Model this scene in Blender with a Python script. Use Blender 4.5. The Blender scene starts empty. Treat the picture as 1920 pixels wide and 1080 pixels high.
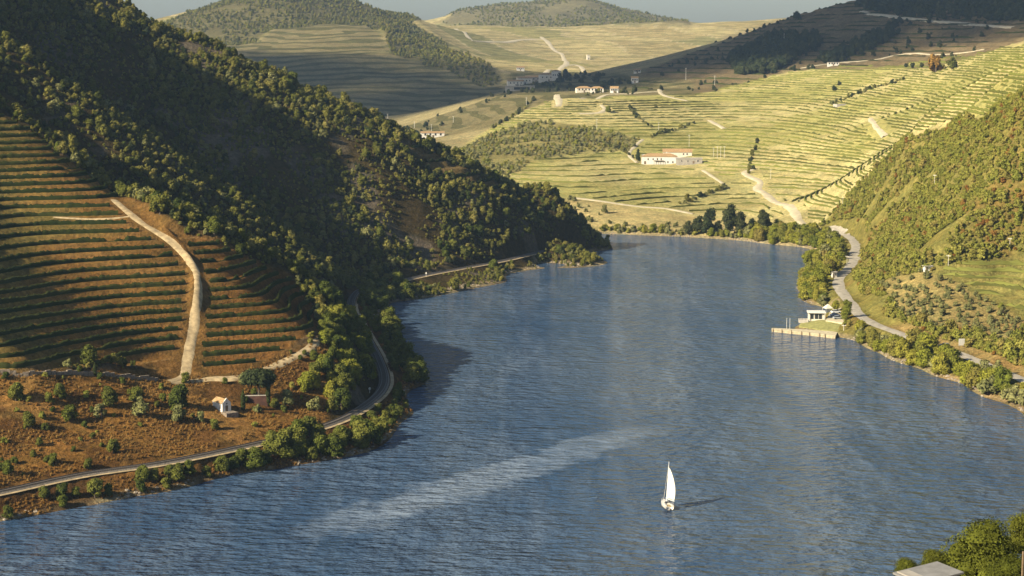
import bpy, bmesh, math, random
import numpy as np
from mathutils import Vector, Matrix

random.seed(11)
RNG = np.random.default_rng(7)
SC = bpy.context.scene
COL = SC.collection

# ------------------------------------------------------------------ camera
CAM_H = 120.0                 # metres above the river
FOC = 3583.0                  # focal length in pixels of a 1920 wide frame
PITCH = math.atan(450.0 / FOC)
cam_d = bpy.data.cameras.new('camera')
cam = bpy.data.objects.new('camera', cam_d)
COL.objects.link(cam)
cam.location = (0, 0, CAM_H)
cam.rotation_euler = (math.pi / 2 - PITCH, 0, 0)
cam_d.sensor_width = 36.0
cam_d.lens = 36.0 * FOC / 1920.0
cam_d.clip_start = 1.0
cam_d.clip_end = 60000.0
SC.camera = cam

# ------------------------------------------------------------------ sky and sun
SUN_EL = math.radians(29.0)
SUN_DIR = Vector((-0.84, -0.54, 0)).normalized()      # horizontal direction towards the sun
world = bpy.data.worlds.new('World')
SC.world = world
world.use_nodes = True
wn = world.node_tree.nodes
wl = world.node_tree.links
wn.clear()
sky = wn.new('ShaderNodeTexSky')
sky.sky_type = 'NISHITA'
sky.sun_disc = False
sky.sun_elevation = SUN_EL
sky.sun_rotation = math.atan2(SUN_DIR.x, SUN_DIR.y)
sky.altitude = 200
sky.air_density = 1.0
sky.dust_density = 1.4
sky.ozone_density = 1.5
bg = wn.new('ShaderNodeBackground')
bg.inputs['Strength'].default_value = 0.055
wo = wn.new('ShaderNodeOutputWorld')
wl.new(sky.outputs[0], bg.inputs[0])
wl.new(bg.outputs[0], wo.inputs[0])

sun_d = bpy.data.lights.new('sun', 'SUN')
sun_d.energy = 5.0
sun_d.angle = math.radians(0.6)
sun_d.color = (1.0, 0.88, 0.66)
sun = bpy.data.objects.new('sun', sun_d)
COL.objects.link(sun)
sv = Vector((SUN_DIR.x * math.cos(SUN_EL), SUN_DIR.y * math.cos(SUN_EL), math.sin(SUN_EL)))
sun.rotation_euler = sv.to_track_quat('Z', 'Y').to_euler()
sun.location = sv * 3000

SC.view_settings.view_transform = 'Standard'
SC.view_settings.look = 'None'
SC.view_settings.exposure = 1.12
SC.view_settings.gamma = 1.0
SC.view_settings.use_curve_mapping = False
SC.cycles.use_denoising = True
SC.cycles.max_bounces = 6
SC.cycles.diffuse_bounces = 1
SC.cycles.glossy_bounces = 2
SC.cycles.transparent_max_bounces = 6
SC.cycles.volume_bounces = 0

# ------------------------------------------------------------------ pixel <-> world
CP, SP = math.cos(PITCH), math.sin(PITCH)


def ray(px, py):
    xc = (px - 960.0) / FOC
    yc = -(py - 540.0) / FOC
    return np.array([xc, yc * SP + CP, yc * CP - SP])


def at_y(px, py, Y):
    d = ray(px, py)
    t = Y / d[1]
    return np.array([d[0] * t, Y, CAM_H + d[2] * t])


def at_z(px, py, z):
    d = ray(px, py)
    t = (z - CAM_H) / d[2]
    return np.array([d[0] * t, d[1] * t, z])


def project(X, Y, Z):
    dz = Z - CAM_H
    depth = Y * CP - dz * SP
    up = Y * SP + dz * CP
    return 960.0 + FOC * X / depth, 540.0 - FOC * up / depth


# ------------------------------------------------------------------ the lie of the land
SHORE_L = [(-250, 1030), (-120, 1002), (0, 978), (100, 960), (250, 932), (370, 908), (450, 888), (560, 872),
           (680, 850), (735, 818), (775, 775), (795, 720), (785, 690), (755, 650), (742, 612), (730, 576),
           (790, 560), (870, 545), (950, 528), (1050, 500), (1100, 485), (1142, 468)]
SHORE_R = [(2250, 960), (2100, 870), (2000, 815), (1920, 778), (1870, 752), (1800, 718), (1720, 690), (1650, 663), (1600, 638),
           (1545, 628), (1490, 615), (1520, 596), (1560, 579), (1520, 570), (1500, 556), (1494, 540), (1500, 522),
           (1520, 500), (1534, 484), (1525, 469), (1490, 462), (1420, 455), (1330, 447), (1250, 443), (1180, 440), (1110, 438)]
RAIL = [(-200, 965), (-80, 938), (0, 922), (150, 890), (300, 868), (450, 838), (560, 812), (640, 785), (690, 755), (715, 730),
        (720, 705), (708, 670), (692, 640), (672, 605), (657, 575), (668, 548), (700, 537), (740, 529), (800, 515), (880, 500),
        (940, 489), (1000, 475), (1050, 464), (1085, 458)]
ROAD_R = [(1500, 424), (1545, 430), (1585, 440), (1602, 455), (1603, 470), (1600, 488), (1590, 503), (1575, 518), (1572, 535), (1583, 553),
          (1598, 572), (1612, 590), (1640, 607), (1680, 622), (1720, 638), (1770, 652), (1830, 675), (1920, 712), (2050, 770), (2200, 850)]
RAIL_Z, ROAD_Z = 5.0, 5.5

CTRL = []


def c_(px, py, Y):
    CTRL.append(at_y(px, py, Y))


def cz(px, py, z):
    CTRL.append(at_z(px, py, z))


def cw(X, Y, z):
    CTRL.append(np.array([X, Y, z], float))


for p in SHORE_L + SHORE_R:
    cz(*p, 0.0)
for p in RAIL:
    cz(*p, RAIL_Z)
for p in ROAD_R:
    cz(*p, ROAD_Z)
# river bed
for p in [(300, 1040), (700, 960), (1000, 1020), (1300, 960), (1700, 900), (1000, 800), (1400, 780), (1650, 760), (950, 680), (1250, 660),
          (900, 600), (1150, 580), (1380, 560), (1100, 520), (1300, 490), (1430, 490), (1200, 455), (1380, 466), (-100, 1060), (1430, 480), (1400, 505), (1462, 505), (1478, 480), (1440, 540), (1455, 575), (1430, 600), (1300, 452), (1455, 467)]:
    q = at_z(*p, 0.0)
    cw(q[0], q[1], -9.0)
cw(10, 1215, -5); cw(-120, 1260, -5); cw(-300, 1330, -4); cw(-40, 1225, -5)
for X, Y in [(-150, 420), (-50, 400), (50, 400), (150, 400), (220, 430)]:
    cw(X, Y, -9)
for X in (-250, -150, -50, 50, 150, 250):
    cw(X, 330, -4)

# near-left slope and vineyard: the vine rows are level, so a row gives its own distance
for (px, py, z) in [(30, 685, 27), (333, 632, 27), (0, 600, 37), (360, 560, 37), (0, 530, 46), (365, 492, 46), (0, 450, 55), (300, 435, 55),
                    (0, 370, 66), (200, 352, 66), (555, 580, 29.8), (560, 540, 33.3), (535, 513, 38.2),
                    (500, 487, 43.2), (590, 612, 26)]:
    cz(px, py, z)
for (px, py, Y) in [(415, 775, 572), (340, 718, 590), (200, 735, 565), (60, 770, 540), (0, 800, 528), (150, 800, 541), (300, 815, 546), (560, 765, 592), (500, 770, 582),
                    (480, 715, 600), (560, 690, 615), (600, 655, 627), (0, 860, 512), (-150, 850, 500), (-200, 700, 560), (-150, 560, 575), (-200, 400, 640),
                    (600, 555, 692), (400, 450, 682), (270, 383, 715), (120, 270, 745), (0, 190, 765), (-200, 85, 790), (640, 600, 702), (366, 612, 620), (372, 588, 626), (380, 553, 637), (395, 520, 648), (395, 655, 611)]:
    c_(px, py, Y)
# gully behind the vineyard spur
cw(-210, 832, 74); cw(-158, 815, 47); cw(-118, 803, 28); cw(-90, 798, 14); cw(-270, 850, 105)
# middle rib; its unseen left end is raised to shade the main spur
c_(0, 85, 880); c_(200, 205, 880); c_(330, 292, 878); c_(480, 398, 873); c_(600, 496, 873); c_(-200, -118, 890); c_(-420, -315, 880)
c_(0, 150, 852); c_(200, 262, 850); c_(330, 350, 848); c_(480, 450, 848)
# gully behind the middle rib
cw(-255, 950, 98); cw(-185, 948, 58); cw(-135, 938, 32); cw(-92, 934, 13)
# main spur: skyline and face
for (px, py, Y) in [(-400, -220, 1150), (-200, -150, 1150), (0, -75, 1150), (200, 5, 1150), (350, 70, 1140), (500, 130, 1130), (620, 185, 1125),
                    (740, 240, 1120), (850, 300, 1118), (950, 358, 1116), (1060, 415, 1122), (1115, 444, 1140),
                    (300, 150, 1050), (450, 220, 1040), (600, 300, 1030), (740, 350, 1035), (850, 400, 1050), (950, 420, 1070), (1020, 440, 1085),
                    (420, 320, 985), (560, 420, 970), (680, 480, 965), (800, 460, 1010), (200, 100, 1040)]:
    c_(px, py, Y)
for X, z in [(-400, 120), (-300, 100), (-200, 60), (-100, 25), (-20, 6)]:
    cw(X, 1240, z)
cw(20, 1175, 4); cw(45, 1165, 1); cw(-5, 1200, 4); cw(62, 1178, -4); c_(1010, 390, 1118); cw(-60, 1200, 16); cw(-350, 1500, 20); cw(-200, 1450, 8); cw(-450, 1350, 90)
# off to the left, out of frame; ridge raised to shade the main spur
cw(-260, 560, 70); cw(-330, 640, 115); cw(-230, 480, 30); cw(-420, 850, 260); cw(-300, 420, 10); cw(-420, 560, 110)
cw(-500, 1000, 285); cw(-650, 900, 300)

# right bank
for (px, py, Y) in [(1920, 165, 960), (1840, 213, 1020), (1790, 232, 1080), (1700, 262, 1185), (1650, 310, 1230), (1600, 350, 1240), (1560, 400, 1240),
                    (1750, 450, 880), (1850, 330, 905), (1650, 480, 960), (1620, 440, 1075), (1700, 380, 1030), (1900, 250, 905),
                    (1900, 565, 795), (1750, 560, 808), (1850, 500, 842), (1920, 480, 850), (1680, 560, 830), (1850, 610, 765), (1920, 640, 725),
                    (2100, 30, 950), (2150, 300, 850), (2150, 600, 710), (2300, 100, 880), (2150, 700, 660), (1660, 520, 890)]:
    c_(px, py, Y)
# fields across the water
for (px, py, Y) in [(1150, 395, 1300), (1300, 402, 1310), (1450, 385, 1330), (1410, 325, 1480), (1240, 306, 1550), (1000, 322, 1500), (1100, 292, 1600),
                    (1000, 265, 1660), (900, 300, 1560), (1060, 370, 1350), (1200, 425, 1248), (1380, 430, 1255), (1500, 445, 1180), (1480, 415, 1240),
                    (1040, 188, 1900), (960, 215, 1850), (880, 262, 1750), (850, 285, 1680), (1110, 187, 1950), (1130, 210, 1850), (1200, 200, 1900), (1200, 250, 1700),
                    (1300, 240, 1750), (1400, 250, 1700), (1500, 300, 1500), (1500, 200, 1900), (1600, 250, 1520), (1600, 180, 1850), (1700, 205, 1600),
                    (1800, 170, 1500), (1900, 112, 1500), (1900, 85, 1700), (1750, 125, 1900), (1400, 160, 2200), (1300, 160, 2300), (1660, 275, 1340),
                    (1560, 350, 1390), (1760, 225, 1290), (1920, 130, 1280), (2100, 20, 1600), (2200, -30, 1300), (1330, 345, 1430), (1100, 340, 1430)]:
    c_(px, py, Y)
# shaded hill behind, village saddle, side valley
for (px, py, Y) in [(1290, 148, 2370), (1400, 120, 2450), (1500, 100, 2450), (1700, 80, 2400), (1900, 60, 2300), (1190, 141, 2500), (1300, 100, 2700),
                    (1400, 65, 2800), (1480, 38, 2850), (1620, 10, 2850), (1720, -25, 2800), (1900, -80, 2700), (2150, -140, 2600),
                    (1000, 160, 2450), (1105, 172, 2400), (1050, 178, 2150), (940, 180, 2300), (900, 195, 2250), (800, 228, 2250), (740, 248, 2250),
                    (810, 258, 2050), (870, 266, 1980), (1190, 165, 2350)]:
    c_(px, py, Y)
for (px, z) in [(1200, 60), (1300, 70), (1400, 80), (1500, 95), (1650, 110), (1900, 140)]:
    cw((px - 960) / FOC * 3300, 3300, z)
# far hills
for (px, py, Y) in [(715, 222, 2600), (900, 165, 2800), (940, 153, 2900), (850, 110, 3100), (770, 75, 3350), (310, 50, 3700), (420, 0, 3800), (560, -35, 3850), (690, 0, 3800),
                    (740, 28, 3750), (500, 100, 3000), (600, 150, 2850), (650, 200, 2650), (400, 80, 3300), (300, 150, 2700), (100, 100, 3300), (200, 110, 3700), (0, 100, 3700),
                    (1000, 140, 3300), (1100, 131, 3400), (900, 100, 3700), (850, 60, 4200), (1200, 120, 3600), (1000, 90, 4000), (1100, 60, 4500),
                    (1300, 72, 4300), (1400, 55, 4500), (1450, 36, 4800), (1300, 50, 5000), (1500, 34, 4800), (1600, 60, 4800), (830, 46, 4700), (900, 50, 4850), (780, 52, 4500),
                    (870, 35, 5600), (950, 10, 5800), (1030, 4, 5900), (1100, 12, 5800), (1200, 38, 5700), (1270, 50, 5600), (1050, 50, 5000), (1180, 52, 5000), (700, 80, 5600)]:
    c_(px, py, Y)
for px in (200, 500, 800, 1100, 1400, 1700, 2000):
    cw((px - 960) / FOC * 7500, 7500, 90)
CTRL = np.array(CTRL)


def warp(X, Y):
    return X / Y, np.log(Y)


class Rbf:
    def __init__(self, P, c=0.018, smooth=2e-5):
        self.u, self.v = warp(P[:, 0], np.maximum(P[:, 1], 20.0))
        self.c = c
        q = P[:, 2] / np.maximum(P[:, 1], 20.0)
        n = len(P)
        A = np.zeros((n + 3, n + 3))
        A[:n, :n] = self.k(self.u[:, None] - self.u[None], self.v[:, None] - self.v[None])
        A[:n, :n] -= np.eye(n) * smooth
        A[:n, n] = 1; A[:n, n + 1] = self.u; A[:n, n + 2] = self.v
        A[n:, :n] = A[:n, n:].T
        b = np.zeros(n + 3); b[:n] = q
        self.w = np.linalg.solve(A, b)

    def k(self, du, dv):
        return np.sqrt(du * du + dv * dv + self.c ** 2)

    def __call__(self, X, Y):
        u, v = warp(X.ravel(), np.maximum(Y.ravel(), 20.0))
        out = np.empty(len(u))
        n = len(self.u)
        for s in range(0, len(u), 20000):
            e = min(s + 20000, len(u))
            K = self.k(u[s:e, None] - self.u[None], v[s:e, None] - self.v[None])
            out[s:e] = K @ self.w[:n] + self.w[n] + self.w[n + 1] * u[s:e] + self.w[n + 2] * v[s:e]
        return (out * np.maximum(Y.ravel(), 20.0)).reshape(X.shape)


land = Rbf(CTRL)

# columns fan out, rows are closer where the pieces on them are finer
GU = np.concatenate([np.linspace(-0.60, -0.30, 30, endpoint=False), np.linspace(-0.30, 0.30, 561), np.linspace(0.30, 0.60, 31)[1:]])
GY = np.concatenate([np.linspace(40, 440, 60, endpoint=False), np.arange(440, 760, 0.8), np.arange(760, 1240, 1.5), np.arange(1240, 2300, 3.0),
                     np.arange(2300, 3900, 9.0), np.linspace(3900, 7500, 110)])
NU, NY = len(GU), len(GY)
UU, YY = np.meshgrid(GU, GY)            # [row, column]
XX = UU * YY
# smooth field evaluated on a coarser set of rows and columns, then interpolated
ciu = np.unique(np.concatenate([np.arange(0, NU, 3), [NU - 1]]))
ciy = np.unique(np.concatenate([np.arange(0, NY, 3), [NY - 1]]))
coarse = land(XX[np.ix_(ciy, ciu)], YY[np.ix_(ciy, ciu)])
tmp = np.empty((len(ciy), NU))
for i in range(len(ciy)):
    tmp[i] = np.interp(GU, GU[ciu], coarse[i])
Z0 = np.empty((NY, NU))
for j in range(NU):
    Z0[:, j] = np.interp(GY, GY[ciy], tmp[:, j])


# our own bank, under the camera
_sm = lambda t: np.clip(t, 0, 1) ** 2 * (3 - 2 * np.clip(t, 0, 1))
zn = 114.0 - 0.318 * YY + 10.5 * _sm((UU - 0.16) / 0.09) * np.exp(-((YY - 195) / 42.0) ** 2)
Z0 = np.where(YY < 420, np.maximum(zn, -6) * (1 - _sm((YY - 340) / 80)) + Z0 * _sm((YY - 340) / 80), Z0)


def vnoise(X, Y, seed):
    """smooth value noise on a lattice of cell 1"""
    xi = np.floor(X).astype(np.int64); yi = np.floor(Y).astype(np.int64)
    xf = X - xi; yf = Y - yi
    xf = xf * xf * xf * (xf * (xf * 6 - 15) + 10); yf = yf * yf * yf * (yf * (yf * 6 - 15) + 10)

    def h(a, b):
        n = (a * 374761393 + b * 668265263 + seed * 974634777) & 0xffffffff
        n = ((n ^ (n >> 13)) * 1274126177) & 0xffffffff
        n = (n ^ (n >> 16)) & 0xffffffff
        return n / 2147483648.0 - 1.0
    a = h(xi, yi); b = h(xi + 1, yi); c = h(xi, yi + 1); d = h(xi + 1, yi + 1)
    return (a * (1 - xf) + b * xf) * (1 - yf) + (c * (1 - xf) + d * xf) * yf


def fbm(X, Y, cell, octaves=4, seed=1, gain=0.5):
    out = np.zeros_like(X); amp = 1.0
    for o in range(octaves):
        out += amp * vnoise(X / cell + 17.3 * o, Y / cell - 9.1 * o, seed + o * 13)
        cell *= 0.5; amp *= gain
    return out


def in_poly(px, py, poly):
    inside = np.zeros(px.shape, bool)
    n = len(poly)
    for i in range(n):
        x0, y0 = poly[i]; x1, y1 = poly[(i + 1) % n]
        if y0 == y1:
            continue
        c = ((y0 > py) != (y1 > py)) & (px < (x1 - x0) * (py - y0) / (y1 - y0) + x0)
        inside ^= c
    return inside


# ------------------------------------------------------------------ land cover (outlines laid onto the ground)
PX, PY = project(XX, YY, Z0)
wob = fbm(XX, YY, 60.0, 3, 91) * 600.0 / np.maximum(YY, 400) * 9.0
PXn, PYn = PX + wob * 1.3, PY + wob * 0.7

AREAS = {
    'forest': [(-900, -500), (190, -10), (350, 65), (500, 126), (740, 236), (850, 284), (950, 330), (1075, 372), (1165, 440), (1160, 475), (1100, 500), (950, 540), (735, 590), (830, 700),
               (830, 790), (700, 880), (300, 950), (-900, 1150)],
    'vine_a': [(-500, 60), (0, 212), (60, 240), (125, 300), (225, 368), (262, 398), (300, 430), (335, 462), (356, 510), (354, 560), (345, 620), (330, 690), (200, 688), (60, 690), (-500, 720)],
    'vine_b': [(232, 368), (300, 428), (400, 453), (480, 489), (545, 520), (588, 572), (596, 612), (545, 655), (440, 700), (385, 708), (372, 690), (384, 520), (340, 455)],
    'vine_c': [(740, 250), (850, 306), (955, 360), (940, 372), (880, 345), (820, 320), (770, 285)],
    'dry': [(-500, 720), (0, 692), (330, 700), (372, 700), (385, 710), (440, 703), (548, 658), (600, 612), (640, 640), (640, 700), (610, 780), (560, 830), (300, 890), (0, 950), (-500, 1080)],
    'bank': [(-500, 1060), (0, 928), (300, 874), (560, 818), (640, 790), (715, 735), (715, 690), (660, 590), (660, 545), (735, 520), (830, 590), (850, 800), (700, 900), (0, 1000), (-500, 1150)],
    'scrub': [(1535, 425), (1556, 400), (1596, 350), (1646, 308), (1700, 260), (1790, 230), (1840, 211), (1920, 163), (2500, -200), (2500, 1100), (1920, 800), (1600, 655), (1430, 640), (1480, 500), (1535, 470)],
    'grove': [(1660, 535), (1740, 506), (1800, 524), (1870, 575), (1930, 600), (1900, 650), (1830, 622), (1740, 612), (1690, 590)],
    'vine_r': [(1745, 503), (1800, 488), (1930, 466), (2200, 430), (2200, 640), (1930, 596), (1860, 566), (1800, 524)],
    'ochre': [(1630, 610), (1690, 600), (1800, 640), (1920, 668), (2200, 760), (2200, 840), (1920, 716), (1760, 652), (1680, 626)],
    'fields': [(840, 292), (960, 212), (1040, 186), (1110, 184), (1300, 176), (1480, 132), (1700, 118), (1920, 82), (2500, -60), (2500, -200), (1920, 163), (1840, 211), (1790, 230), (1700, 260), (1646, 308),
               (1596, 350), (1556, 400), (1535, 425), (1540, 480), (1480, 470), (1110, 445), (1060, 411), (950, 354)],
    'meadow': [(1060, 372), (1180, 384), (1300, 404), (1480, 424), (1545, 436), (1540, 480), (1480, 470), (1110, 445), (1050, 408)],
    'scrub_m': [(846, 288), (930, 246), (1000, 226), (1060, 232), (1150, 250), (1210, 262), (1185, 276), (1100, 287), (1010, 304), (945, 330), (900, 318)],
    'dark': [(1190, 138), (1300, 98), (1480, 34), (1720, -30), (2000, -120), (2500, -180), (2500, -60), (1920, 84), (1750, 125), (1480, 134), (1300, 178), (1190, 170)],
    'saddle': [(720, 246), (900, 190), (960, 170), (960, 140), (1060, 135), (1200, 140), (1300, 150), (1300, 178), (1110, 186), (1040, 188), (960, 214), (850, 286), (760, 262)],
    'wood_d': [(250, 90), (310, 46), (420, -20), (690, -40), (790, 44), (860, 100), (950, 150), (900, 152), (830, 128), (770, 112), (735, 96), (720, 66), (690, 40), (600, 42), (510, 50), (480, 72), (400, 82), (330, 110)],
    'vine_d': [(100, 200), (330, 110), (400, 82), (480, 72), (510, 50), (600, 42), (690, 40), (735, 96), (830, 128), (900, 152), (950, 152), (930, 178), (720, 240), (500, 300)],
    'hill_f': [(820, 46), (900, 46), (1050, 50), (1180, 52), (1290, 52), (1290, 30), (1200, 20), (1050, -20), (900, 0)],
}
Wt = {}
for k, poly in AREAS.items():
    m = in_poly(PXn if k not in ('vine_a', 'vine_b') else PX, PYn if k not in ('vine_a', 'vine_b') else PY, poly)
    if k in ('forest', 'vine_a', 'vine_b', 'vine_c', 'dry', 'bank'):
        m &= (YY < 1250) & (XX < 90)
    if k in ('scrub', 'grove', 'vine_r', 'ochre'):
        m &= (YY < 1250) & (XX > 90)
    if k in ('fields', 'meadow', 'scrub_m'):
        m &= ((YY > 1150) | ((XX > 120) & (YY > 900))) & (YY < 2500) & ~((XX < 90) & (YY < 1225))
    if k in ('dark', 'saddle'):
        m &= YY > 1800
    if k in ('wood_d', 'vine_d', 'hill_f'):
        m &= YY > 2500
    Wt[k] = m


def blur(m, n):
    f = m.astype(np.float32)
    for _ in range(n):
        g = f.copy()
        g[1:-1] = (f[:-2] + f[1:-1] * 2 + f[2:]) * 0.25
        f = g.copy()
        f[:, 1:-1] = (g[:, :-2] + g[:, 1:-1] * 2 + g[:, 2:]) * 0.25
    return f


Wb = {k: blur(m, 3) for k, m in Wt.items()}

# small-scale relief, none on the water's edge, the tracks or the vine terraces
lineal = np.full(XX.shape, 1e9)


def path_world(pix, z=None):
    return np.array([at_z(px, py, z) for px, py in pix])


def dense(P, step):
    P = np.asarray(P, float)
    # Catmull-Rom through the points, resampled at an even step
    Q = np.vstack([2 * P[0] - P[1], P, 2 * P[-1] - P[-2]])
    out = []
    for i in range(1, len(Q) - 2):
        L = max(2, int(np.linalg.norm(Q[i + 1] - Q[i]) / step))
        t = np.linspace(0, 1, L, endpoint=False)[:, None]
        out.append(0.5 * ((2 * Q[i]) + (-Q[i - 1] + Q[i + 1]) * t + (2 * Q[i - 1] - 5 * Q[i] + 4 * Q[i + 1] - Q[i + 2]) * t * t
                          + (-Q[i - 1] + 3 * Q[i] - 3 * Q[i + 1] + Q[i + 2]) * t ** 3))
    out.append(P[-1:])
    return np.vstack(out)


RAIL_W = dense(path_world(RAIL, RAIL_Z), 2.0)
ROAD_W = dense(path_world(ROAD_R, ROAD_Z), 2.0)


def dist_to(path, X, Y, sel):
    d = np.full(X.shape, 1e9)
    ii = np.nonzero(sel)
    x = X[ii]; y = Y[ii]
    best = np.full(len(x), 1e9)
    for p in path:
        best = np.minimum(best, (x - p[0]) ** 2 + (y - p[1]) ** 2)
    d[ii] = np.sqrt(best)
    return d


near_l = (YY > 440) & (YY < 1130) & (XX < 80) & (Z0 < 22) & (Z0 > -3)
near_r = (YY > 560) & (YY < 1180) & (XX > 90) & (Z0 < 22) & (Z0 > -3)
d_rail = dist_to(RAIL_W[::2], XX, YY, near_l)
d_road = dist_to(ROAD_W[::2], XX, YY, near_r)

rough = fbm(XX, YY, 22.0, 4, 5)
ribs = fbm(XX + 0.4 * YY, YY * 0.45, 38.0, 3, 23)
calm = np.clip((Z0 - 2.0) / 10.0, 0, 1)
amp = 0.35 + 2.2 * Wb['forest'] * (1 - np.clip(Wb['vine_a'] + Wb['vine_b'] + Wb['dry'] + Wb['bank'], 0, 1)) + 0.9 * Wb['dry'] + 1.1 * Wb['scrub']

amp = amp * (1 - 0.85 * np.clip(Wb['vine_a'] + Wb['vine_b'], 0, 1)) * (1 - 0.6 * Wb['fields'])
Zr = Z0 + calm * amp * (0.7 * rough + 0.8 * ribs)
Zr += calm * Wb['fields'] * fbm(XX, YY, 120.0, 2, 44) * 1.6
Zr += np.clip((YY - 2300) / 600, 0, 1) * fbm(XX, YY, 260.0, 3, 61) * (6.0 + 10 * Wb['wood_d'] + 10 * Wb['hill_f'])
# the railway bench and the road bench
b = np.clip((5.6 - d_rail) / 2.8, 0, 1); Zr = Zr * (1 - b) + (RAIL_Z - 0.25) * b
b = np.clip((8.0 - d_road) / 4.0, 0, 1); Zr = Zr * (1 - b) + (ROAD_Z - 0.2) * b


def terrace(Z, dz, tread):
    t = Z / dz
    k = np.floor(t); fr = t - k
    g = np.where(fr < tread, 0.12 * fr / tread, 0.12 + 0.88 * _sm((fr - tread) / (1 - tread)))
    return dz * (k + g)


Z = Zr.copy()


def gz(x, y):
    """ground height at world x, y"""
    u = x / y
    j = np.clip(np.searchsorted(GU, u) - 1, 0, NU - 2)
    i = np.clip(np.searchsorted(GY, y) - 1, 0, NY - 2)
    fu = (u - GU[j]) / (GU[j + 1] - GU[j]); fy = (y - GY[i]) / (GY[i + 1] - GY[i])
    return (Z[i, j] * (1 - fu) + Z[i, j + 1] * fu) * (1 - fy) + (Z[i + 1, j] * (1 - fu) + Z[i + 1, j + 1] * fu) * fy


def pick(px, py, ymin=60.0):
    """first ground (or water) point on the line of sight of a pixel of the 1920 wide photograph"""
    d = ray(px, py)
    ys = GY[GY > ymin]
    ys = np.interp(np.arange(0, len(ys) - 1, 0.34), np.arange(len(ys)), ys)
    xs = d[0] / d[1] * ys
    zr = CAM_H + d[2] / d[1] * ys
    g = np.maximum(gz(xs, ys), 0.0)
    k = np.nonzero(zr < g)[0]
    if len(k) == 0:
        return None
    k = k[0]
    return Vector((xs[k], ys[k], g[k]))


def slope_at(x, y, e=3.0):
    return np.array([(gz(x + e, y) - gz(x - e, y)) / (2 * e), (gz(x, y + e) - gz(x, y - e)) / (2 * e)])


TRACK_PIX = [(213, 375), (240, 398), (268, 420), (300, 440), (330, 462), (352, 482), (366, 505), (371, 530), (369, 560), (364, 600), (358, 640), (351, 675), (345, 705), (318, 716)]
TRACK_W = dense(np.array([np.array(pick(*p_))[:2] for p_ in TRACK_PIX]), 1.2)
d_track = dist_to(TRACK_W, XX, YY, (YY > 540) & (YY < 760) & (XX < -60))
cutw = np.clip((7.5 - d_track) / 4.0, 0, 1)
FAR_ROADS = [
    ([(1510, 426), (1497, 412), (1492, 402), (1475, 385), (1440, 368), (1420, 355), (1425, 342), (1402, 330), (1398, 323), (1412, 317)], 7.0, 1000.0, 2.0),
    ([(1080, 372), (1140, 380), (1200, 388), (1250, 392), (1300, 402)], 5.0, 1200.0, 2.0),
    ([(1318, 320), (1340, 334), (1362, 350)], 4.0, 1200.0, 2.0),
    ([(1632, 222), (1640, 234), (1650, 246), (1660, 256)], 5.0, 1290.0, 2.0),
    ([(1085, 214), (1120, 212), (1134, 206), (1128, 198)], 6.0, 1500.0, 2.0),
    ([(1044, 178), (1048, 188), (1045, 200)], 8.0, 1500.0, 2.0),
    ([(1090, 186), (1130, 180), (1180, 176), (1240, 172)], 6.0, 1900.0, 2.0),
    ([(1615, 22), (1640, 27), (1700, 35), (1790, 43), (1900, 52)], 9.0, 2200.0, 6.0),
    ([(1500, 128), (1570, 118), (1640, 112), (1720, 100), (1850, 92)], 7.0, 2000.0, 6.0),
    ([(855, 55), (880, 72), (905, 78), (985, 75), (1020, 74)], 12.0, 3000.0, 10.0),
    ([(1015, 70), (1035, 90), (1055, 105), (1062, 118), (1050, 130)], 12.0, 3000.0, 10.0),
    ([(1095, 135), (1080, 122), (1052, 128), (1020, 140)], 10.0, 3000.0, 10.0),
    ([(1205, 262), (1190, 275), (1180, 290), (1195, 306)], 4.0, 1300.0, 2.0),
    ([(1330, 226), (1345, 234), (1358, 242)], 6.0, 1500.0, 2.0),
    ([(1236, 168), (1240, 176), (1262, 184), (1290, 190)], 6.0, 1800.0, 2.0)]
FAR_PATHS = []
d_far = np.full(XX.shape, 1e9)
for pix_, w_, ym_, st_ in FAR_ROADS:
    q_ = dense(np.array([np.array(pick(*p_, ymin=ym_))[:2] for p_ in pix_]), st_)
    FAR_PATHS.append((q_, w_))
    lo, hi = q_.min(0) - 25, q_.max(0) + 25
    d_far = np.minimum(d_far, dist_to(q_[::2], XX, YY, (XX > lo[0]) & (XX < hi[0]) & (YY > lo[1]) & (YY < hi[1])))
cutw = np.maximum(cutw, np.clip((11.0 - d_far) / 5.0, 0, 1))
DZ_A, DZ_F, DZ_R, DZ_D, DZ_C = 2.4, 1.85, 2.2, 5.5, 4.0
Zt = Zr.copy()
for w, dz, tread in ((np.clip(Wb['vine_a'] + Wb['vine_b'], 0, 1), DZ_A, 0.42), (Wb['fields'] * (1 - Wb['meadow']) * (1 - Wb['scrub_m']), DZ_F, 0.5), (Wb['vine_r'], DZ_R, 0.5), (Wb['dark'], DZ_D, 0.5), (Wb['vine_c'], DZ_C, 0.5)):
    w = w * (1 - cutw)
    Zt = Zt * (1 - w) + terrace(Zr, dz, tread) * w
Z = Zt

# ------------------------------------------------------------------ materials
def new_mat(name):
    m = bpy.data.materials.new(name)
    m.use_nodes = True
    nt = m.node_tree
    nt.nodes.clear()
    out = nt.nodes.new('ShaderNodeOutputMaterial')
    return m, nt, out


def nd(nt, t, **kw):
    n = nt.nodes.new(t)
    for k, v in kw.items():
        setattr(n, k, v)
    return n


def mixc(nt, fac, a, b, blend='MIX'):
    n = nt.nodes.new('ShaderNodeMix'); n.data_type = 'RGBA'; n.blend_type = blend
    for v, s_ in ((fac, 0), (a, 6), (b, 7)):
        if hasattr(v, 'links') or hasattr(v, 'is_linked'):
            nt.links.new(v, n.inputs[s_])
        else:
            n.inputs[s_].default_value = v if s_ == 0 else (*v[:3], 1)
    return n.outputs[2]


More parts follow.
